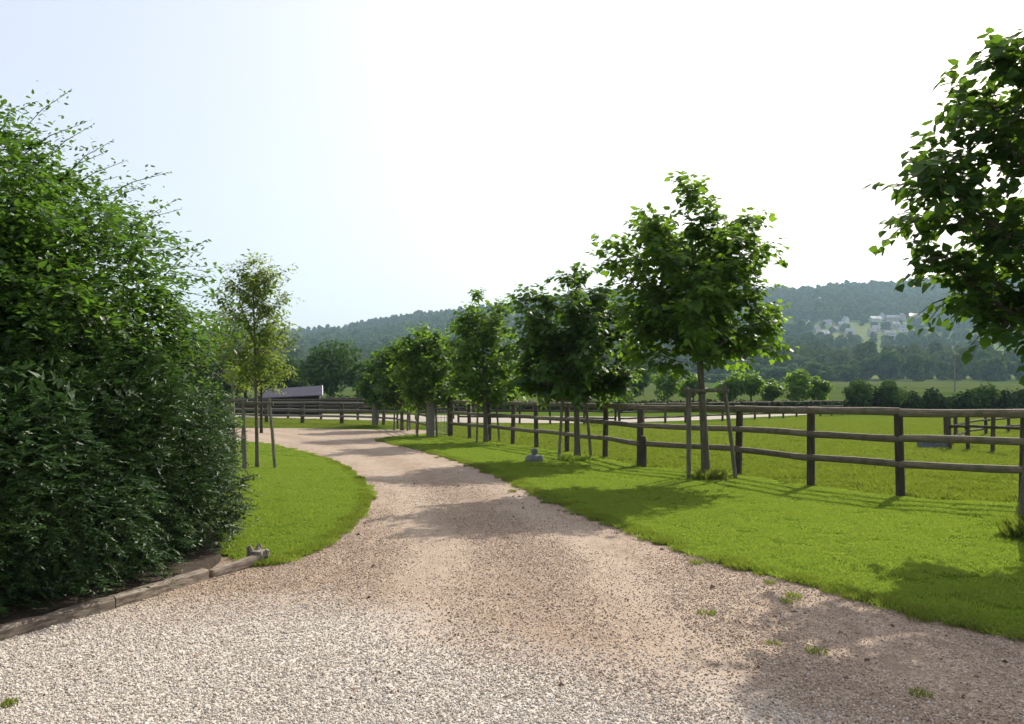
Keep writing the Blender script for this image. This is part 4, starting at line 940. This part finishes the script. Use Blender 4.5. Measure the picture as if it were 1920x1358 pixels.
def cardhedge(name, label, x0, x1, y, h, w, mat, seed, n, leaf=0.2, hv=0.25, cat='hedge'):
    root = empty(name, ((x0 + x1) / 2, y, tz((x0 + x1) / 2, y))); tag(root, label, cat); r = rng_(seed); L = []; t = x0
    while t < x1:
        s = w * r.uniform(0.8, 1.2); hh = h * (1 + r.normal(0, hv)); L.append((t - (x0 + x1) / 2, r.normal(0, 0.2), hh * 0.45, s, s, hh * 0.55)); t += s * 0.55
    f = link('foliage', card_crown(seed, L, leaf, n, mat, 'foliage', LIME_T), root); f['kind'] = 'stuff'
    s_ = MB()
    for k in range(0, len(L), 2): s_.tube([(L[k][0], 0, -0.1), (L[k][0] + 0.1, 0, L[k][2] * 1.4)], [0.06, 0.02], 5)
    link('stem', s_.mesh('stem', M_DBARK), root)
cardhedge('field_hedge', 'dark bushy hedge beyond the paddock at the right', AX(1592, 76), AX(2000, 76), 76, 1.75, 0.8, M_SHADEHEDGE, 1601, 12000, 0.28)
cardhedge('low_hedge', 'low clipped dark hedge under the small lime trees', AX(830, 74), AX(1592, 74), 74.5, 1.0, 0.6, M_SHADEHEDGE, 1603, 14000, 0.24, 0.05)
cardhedge('low_hedge', 'dark hedge behind the left rails under the background trees', AX(380, 70), AX(840, 70), 70, 1.3, 0.8, M_SHADEHEDGE, 1605, 9000, 0.26, 0.15)
for px, top, w, lab in ((1605, 706, 52, 'upright bush at the left end of the far hedge'), (1668, 706, 56, 'round bush rising from the far hedge'), (1838, 722, 60, 'low bush bulging from the far hedge near the right')):
    simple_tree('bush', lab, 'bush', AX(px, 75), 75, AZ(top, 75), w / F * 75, 0.2, M_BACK, 1650 + px, leaf=0.26, n=1500)
# mid trees behind the avenue
mid = [(620, 636, 118, 88, 'broad round tree behind the stable roof', M_BACK), (530, 660, 90, 95, 'dark tree left of the stable roof', M_BACK), (460, 650, 100, 92, 'dark tree behind the airy young tree', M_BACK), (395, 620, 120, 90, 'dark tree behind the big hedge tips', M_BACK),
       (690, 660, 70, 86, 'tree behind the last avenue limes', M_BACK), (760, 668, 90, 98, 'dark tree seen between the far avenue crowns', M_BACK), (850, 660, 100, 96, 'dark tree behind the pointed lime', M_BACK), (940, 668, 90, 98, 'tree filling the gap right of the pointed lime', M_BACK),
       (1010, 665, 90, 99, 'tree behind the lime by the grey stone', M_BACK), (1090, 672, 100, 100, 'dark tree low behind the same lime, to its right', M_BACK), (1175, 668, 80, 102, 'dark tree left of the small paddock limes', M_BACK), (330, 640, 110, 90, 'dark tree hidden behind the hornbeam', M_BACK)]
for k, (px, top, w, D, lab, mt) in enumerate(mid):
    simple_tree('background_tree', lab, 'tree', AX(px, D), D, AZ(top, D), w / F * D, 0.8, mt, 1700 + k * 11, 'trees beyond the paddocks', 0.42, 3200, 0.2, 18)

# ------------------------------------------------------------------ tree belt in the valley
def crown_src(seed, w, h, size, n, nl, mat, z0=-0.12, flat=0.8):
    L = lumps_in(seed, nl, (0, 0, h * (0.5 + z0 / 2)), (w / 2, w / 2, h * (1 - z0) / 2), w * 0.22, flat)
    return card_crown(seed + 1, L, size, n, mat, 'crown', CARD_T)
belt_me = [crown_src(1800 + k * 3, 12, 16, 1.15, 1700, 20, M_BACK) for k in range(5)]
thin_me = [crown_src(1850 + k * 3, 6, 16, 0.9, 1100, 16, M_BACK, flat=1.3) for k in range(3)]
tb = MB(); tb.tube([(0, 0, -1), (0, 0, 5), (0.3, 0, 10)], [0.45, 0.3, 0.1], 6); TRUNK_ME = tb.mesh('trunk', M_DBARK)
def far_tree(name, label, group, X, Y, me, s, sz, seed, mat=None):
    root = empty(name, (X, Y, tz(X, Y)), seed * 1.7); tag(root, label, 'tree', group); root.scale = (s, s, sz)
    c = link('crown', me, root, (0, 0, -1.6)); t = link('trunk', TRUNK_ME, root)
    return root
belt = []
for (a, b, n_, hh, kk) in ((1150, 1420, 9, 690, 0), (1400, 1520, 6, 668, 0), (1510, 1620, 6, 668, 0), (1620, 1640, 1, 655, 1), (1640, 1740, 5, 650, 0), (1755, 1830, 5, 652, 1), (1835, 1890, 3, 645, 0), (1915, 1990, 4, 655, 0), (700, 1150, 12, 690, 0), (560, 700, 5, 688, 0)):
    for k in range(n_): belt.append((a + (b - a) * (k + 0.5) / n_, hh, kk))
r = rng_(1900)
for k, (px, top, kk) in enumerate(belt):
    D = 355 + r.uniform(-8, 25); px += r.uniform(-7, 7); X = AX(px, D); h = (AZ(top + r.uniform(-5, 12), D) - tz(X, D)); me = (belt_me if kk == 0 else thin_me)[int(r.integers(0, 5 if kk == 0 else 3))]
    w = 11 * r.uniform(0.85, 1.25) if kk == 0 else 6
    far_tree('valley_tree', 'dark green tree in the long belt crossing the valley floor' if kk == 0 else 'slim upright tree in the valley belt', 'dark trees of the belt across the valley' if kk == 0 else 'slim trees of the belt across the valley', X, D, me, w / (12 if kk == 0 else 6), h / 16, k)
# big pale willow-like tree group at the left end of the belt
wil = [crown_src(1950 + k, 14, 16, 1.2, 2200, 22, M_PALE) for k in range(2)]
for k, (px, top, w, D, lab) in enumerate(((1455, 622, 20, 400, 'large pale olive tree rising above the valley belt'), (1415, 645, 16, 395, 'pale tree left of the large olive one'), (1500, 655, 14, 405, 'pale tree right of the large olive one'), (1265, 665, 16, 400, 'pale grey green tree behind the tall staked trunk'), (1215, 660, 15, 410, 'pale grey green tree left of the tall staked trunk'))):
    X = AX(px, D); h = AZ(top, D) - tz(X, D); far_tree('pale_tree', lab, 'pale trees of the valley belt', X, D, wil[k % 2], w / 14, h / 16, k)
# utility pole
mb = MB(); X, D = AX(1790, 170), 170; mb.tube([(0, 0, -0.5), (0, 0, AZ(662, D) - tz(X, D))], [0.17, 0.12], 8); root = empty('utility_pole', (X, D, tz(X, D))); tag(root, 'wooden utility pole standing in the valley meadow', 'pole'); link('pole', mb.mesh('pole', M_GREYRAIL), root)
mb = MB(); mb.box((0, -0.18, AZ(666, D) - tz(X, D)), (0.9, 0.07, 0.07)); link('crossarm', mb.mesh('crossarm', M_GREYRAIL), root)

# ------------------------------------------------------------------ hillside woods
far_src_tr = [src('t', crown_src(2000 + k * 3, 10, 11, 1.7, 330, 9, M_FAR, 0.0)) for k in range(5)]
far_src_tr += [src('t', crown_src(2050 + k * 3, 9, 14, 1.5, 300, 9, M_FAR, 0.0, 1.3)) for k in range(2)]
HOUSES = [(1504, 559, 9, 0), (1532, 563, 16, 0), (1596, 556, 9, 0), (1615, 555, 9, 0), (1517, 611, 8, 1), (1551, 607, 17, 0), (1497, 612, 12, 0), (1585, 603, 8, 1), (1579, 613, 13, 1), (1594, 624, 18, 0), (1547, 629, 15, 0), (1542, 637, 12, 1), (1519, 654, 13, 0), (1545, 655, 8, 1), (1585, 645, 18, 0),
          (1641, 600, 24, 0), (1653, 596, 6, 1), (1674, 598, 30, 0), (1691, 597, 8, 1), (1715, 595, 14, 0), (1731, 594, 16, 0), (1660, 613, 12, 1), (1679, 613, 14, 1), (1642, 618, 14, 0), (1694, 620, 10, 1), (1668, 628, 22, 0), (1636, 627, 12, 1), (1180, 664, 14, 1), (1608, 640, 10, 0), (1565, 620, 9, 0), (1531, 622, 9, 1)]
r = rng_(2100)
HP = []
for (px, py, w, g) in HOUSES:
    d = depth_at(px, py + 3, 500, 1500); HP.append((AX(px, d), d, w, g, px))
def band(px, py):                                        # the photograph's fields and strips stay open
    o = np.ones(px.shape) * 0.95
    o = np.where((py > 662 - (px - 1540) * 0.19) & (px > 1560) & (py < 700), 0.03, o)              # sloping fields at the right
    hedge = np.abs(py - (663 - (px - 1540) * 0.19)) < 4
    o = np.where(hedge & (px > 1480), 1.0, o)
    o = np.where((np.abs(py - (640 + 0.012 * (px - 1700))) < 2.0) & (px > 1790), 0.5, o)
    o = np.where((py > 600) & (py < 655) & (px > 1470) & (px < 1760), 0.1, o)                      # village gardens
    o = np.where((py > 604) & (py < 611) & (px > 1700) & (px < 1762), 0.0, o)
    o = np.where((np.abs(py - 579) < 2.5) & (px > 1440) & (px < 1512), 0.0, o)
    o = np.where((np.abs(py - 606) < 3) & (px > 1440) & (px < 1500), 0.0, o)
    o = np.where((py > 622) & (py < 640) & (px > 540) & (px < 665), 0.12, o)                        # pale clearing on the left hill
    o = np.where((py > 655) & (py < 675) & (px < 1150), 0.5, o)
    return o
n = 60000
D = np.sqrt(r.uniform(420 ** 2, 1560 ** 2, n)); PX = r.uniform(330, 2080, n); X = AX(PX, D); Z = TZ(X, D); PY = HY - (Z - EYE) / D * F
keep = r.random(n) < band(PX, PY) * 0.75
for (hx, hy, w, g, px) in HP: keep &= ~((np.abs(X - hx) < w * 0.55 + 4) & (D < hy + 6) & (D > hy - 55))
keep &= ~((lowfreq(X, D, 0.016, 77) > 0.33) & (D > 700) & (D < 1400) & (r.random(n) < 0.85))
X, D, Z = X[keep], D[keep], Z[keep]; n = len(X); s = r.uniform(0.65, 1.25, n) * np.where(r.random(n) < 0.1, 1.25, 1)
scatter('hillside_woods', np.stack([X, D, Z - 0.8], 1), np.stack([0 * X, 0 * X, r.uniform(0, 6.28, n)], 1), np.stack([s, s, s * r.uniform(0.8, 1.25, n)], 1), r.choice([0, 1, 2, 3, 4, 0, 1, 2, 5, 6], n), far_src_tr,
        'broadleaf woods and hedgerows covering the far hillside', 'woods')

# ------------------------------------------------------------------ village houses
M_WALL = NM('rendered_wall'); M_WALL.col(M_WALL.mix(M_WALL.rand(), (0.3, 0.28, 0.25), (0.58, 0.57, 0.53))); M_WALL.rough(0.9); M_WALL = M_WALL.m
mm = NM('slate_roof'); mm.col(mm.ramp(mm.rand(), [(0, (0.13, 0.13, 0.15)), (0.5, (0.24, 0.25, 0.29)), (0.8, (0.33, 0.33, 0.36)), (1, (0.25, 0.17, 0.13))])); mm.rough(0.45); M_ROOF = mm.m
mm = NM('window_glass'); mm.col((0.04, 0.05, 0.06)); mm.rough(0.15); M_GLASS = mm.m
def house_mesh(L_, W_, H_, RH):
    w = MB(); w.add([(-L_ / 2, -W_ / 2, -4), (L_ / 2, -W_ / 2, -4), (L_ / 2, W_ / 2, -4), (-L_ / 2, W_ / 2, -4), (-L_ / 2, -W_ / 2, H_), (L_ / 2, -W_ / 2, H_), (L_ / 2, W_ / 2, H_), (-L_ / 2, W_ / 2, H_), (-L_ / 2, 0, H_ + RH), (L_ / 2, 0, H_ + RH)],
               [(0, 1, 5, 4), (2, 3, 7, 6), (1, 2, 6, 9, 5), (3, 0, 4, 8, 7)])
    rf = MB(); e, t = 0.4, 0.2
    for s in (-1, 1): rf.add([(-L_ / 2 - e, s * (W_ / 2 + e), H_ - 0.25), (L_ / 2 + e, s * (W_ / 2 + e), H_ - 0.25), (L_ / 2 + e, 0, H_ + RH + 0.05), (-L_ / 2 - e, 0, H_ + RH + 0.05), (-L_ / 2 - e, s * (W_ / 2 + e), H_ - 0.05), (L_ / 2 + e, s * (W_ / 2 + e), H_ - 0.05), (L_ / 2 + e, 0, H_ + RH + 0.3), (-L_ / 2 - e, 0, H_ + RH + 0.3)],
                             [(0, 1, 2, 3), (7, 6, 5, 4), (0, 4, 5, 1), (1, 5, 6, 2), (3, 2, 6, 7), (0, 3, 7, 4)])
    return w.mesh('wall', M_WALL), rf.mesh('roof', M_ROOF)
cb = MB(); cb.box((0, 0, 0), (0.45, 0.35, 1.0)); CH_ME = cb.mesh('chimney', M_WALL)
wb = MB(); wb.box((0, 0, 0), (0.55, 0.05, 0.7)); WIN_ME = wb.mesh('window', M_GLASS)
hm = {}
HL = ['small house alone high in the hillside woods, left', 'long pale roofed house high in the woods', 'house among the upper trees, left of a pair', 'house among the upper trees, right of a pair', 'white gabled house at the left of the village', 'grey roofed house between two white gables', 'leftmost grey roof of the village',
      'white gable standing highest in the village centre', 'white house below the highest gable', 'broad grey roof in the village centre', 'grey roofed house low on the left of the village', 'white house lowest in the left group', 'grey house at the lower left edge by the pale tree', 'small bright white house beside the dark hedge', 'long low roof below the village centre',
      'long grey row on the upper terrace, left', 'white gable in the middle of the upper terrace', 'longest grey roof on the upper terrace', 'white gable at the right end of the upper terrace', 'house of the right hand row above the open strip, left', 'house of the right hand row above the open strip, right', 'cream house in the lower terrace', 'white house in the lower terrace',
      'grey roofed house at the left of the lower terrace', 'white house at the right of the lower terrace', 'long roof at the bottom of the lower terrace', 'cream house at the lower left of the terrace', 'white house seen between two avenue limes', 'grey house right of the village centre', 'small grey house between the central roofs', 'small white house under the left gable']
for k, ((hx, hy, w, g, px), lab) in enumerate(zip(HP, HL)):
    L_ = w / F * hy * 0.95 * (0.9 if not g else 1.0); W_ = 7.5 if not g else 9; H_ = 3.2 if not g else 4.5; RH = 3.4 if not g else 3.8
    L_ = max(L_, 6); key = (round(L_), g)
    if key not in hm: hm[key] = house_mesh(key[0] if not g else max(key[0], 9), W_ if not g else min(8, max(5.5, key[0])), H_, RH)
    root = empty('village_house', (hx, hy, tz(hx, hy) + 0.3), R(((k * 29) % 23 - 11)) + (R(90) if g and w < 10 else 0)); tag(root, lab + ' on the far hill' if k in (0, 1, 2, 3) else lab, 'house', 'houses of the far village')
    link('wall', hm[key][0], root); link('roof', hm[key][1], root)
    link('chimney', CH_ME, root, (key[0] * 0.3, 0, H_ + RH + 0.4))
    ww = W_ if not g else min(8, max(5.5, key[0]))
    for q in range(max(2, int(key[0] / 3.5))): link('window', WIN_ME, root, (-key[0] / 2 + 1.6 + q * 3.2 if key[0] > 7 else -1.4 + 2.8 * q, -ww / 2 - 0.02, 1.5))

# ------------------------------------------------------------------ haze
mb = MB(); mb.box((0, 1560, 200), (2750, 1700, 201.5)); hz = NM('air')
hz.n.remove(hz.b); pv = hz.new('ShaderNodeVolumePrincipled'); pv.inputs['Color'].default_value = (0.55, 0.8, 1.0, 1); pv.inputs['Density'].default_value = 0.00018; pv.inputs['Anisotropy'].default_value = 0.15
hz.lk(pv.outputs[0], hz.out.inputs['Volume']); hz.m.volume_intersection_method = 'FAST' if hasattr(hz.m, 'volume_intersection_method') else hz.m.volume_intersection_method
o = link('haze', mb.mesh('haze', hz.m)); tag(o, 'pale summer haze lying over the whole valley', 'haze', kind='stuff')
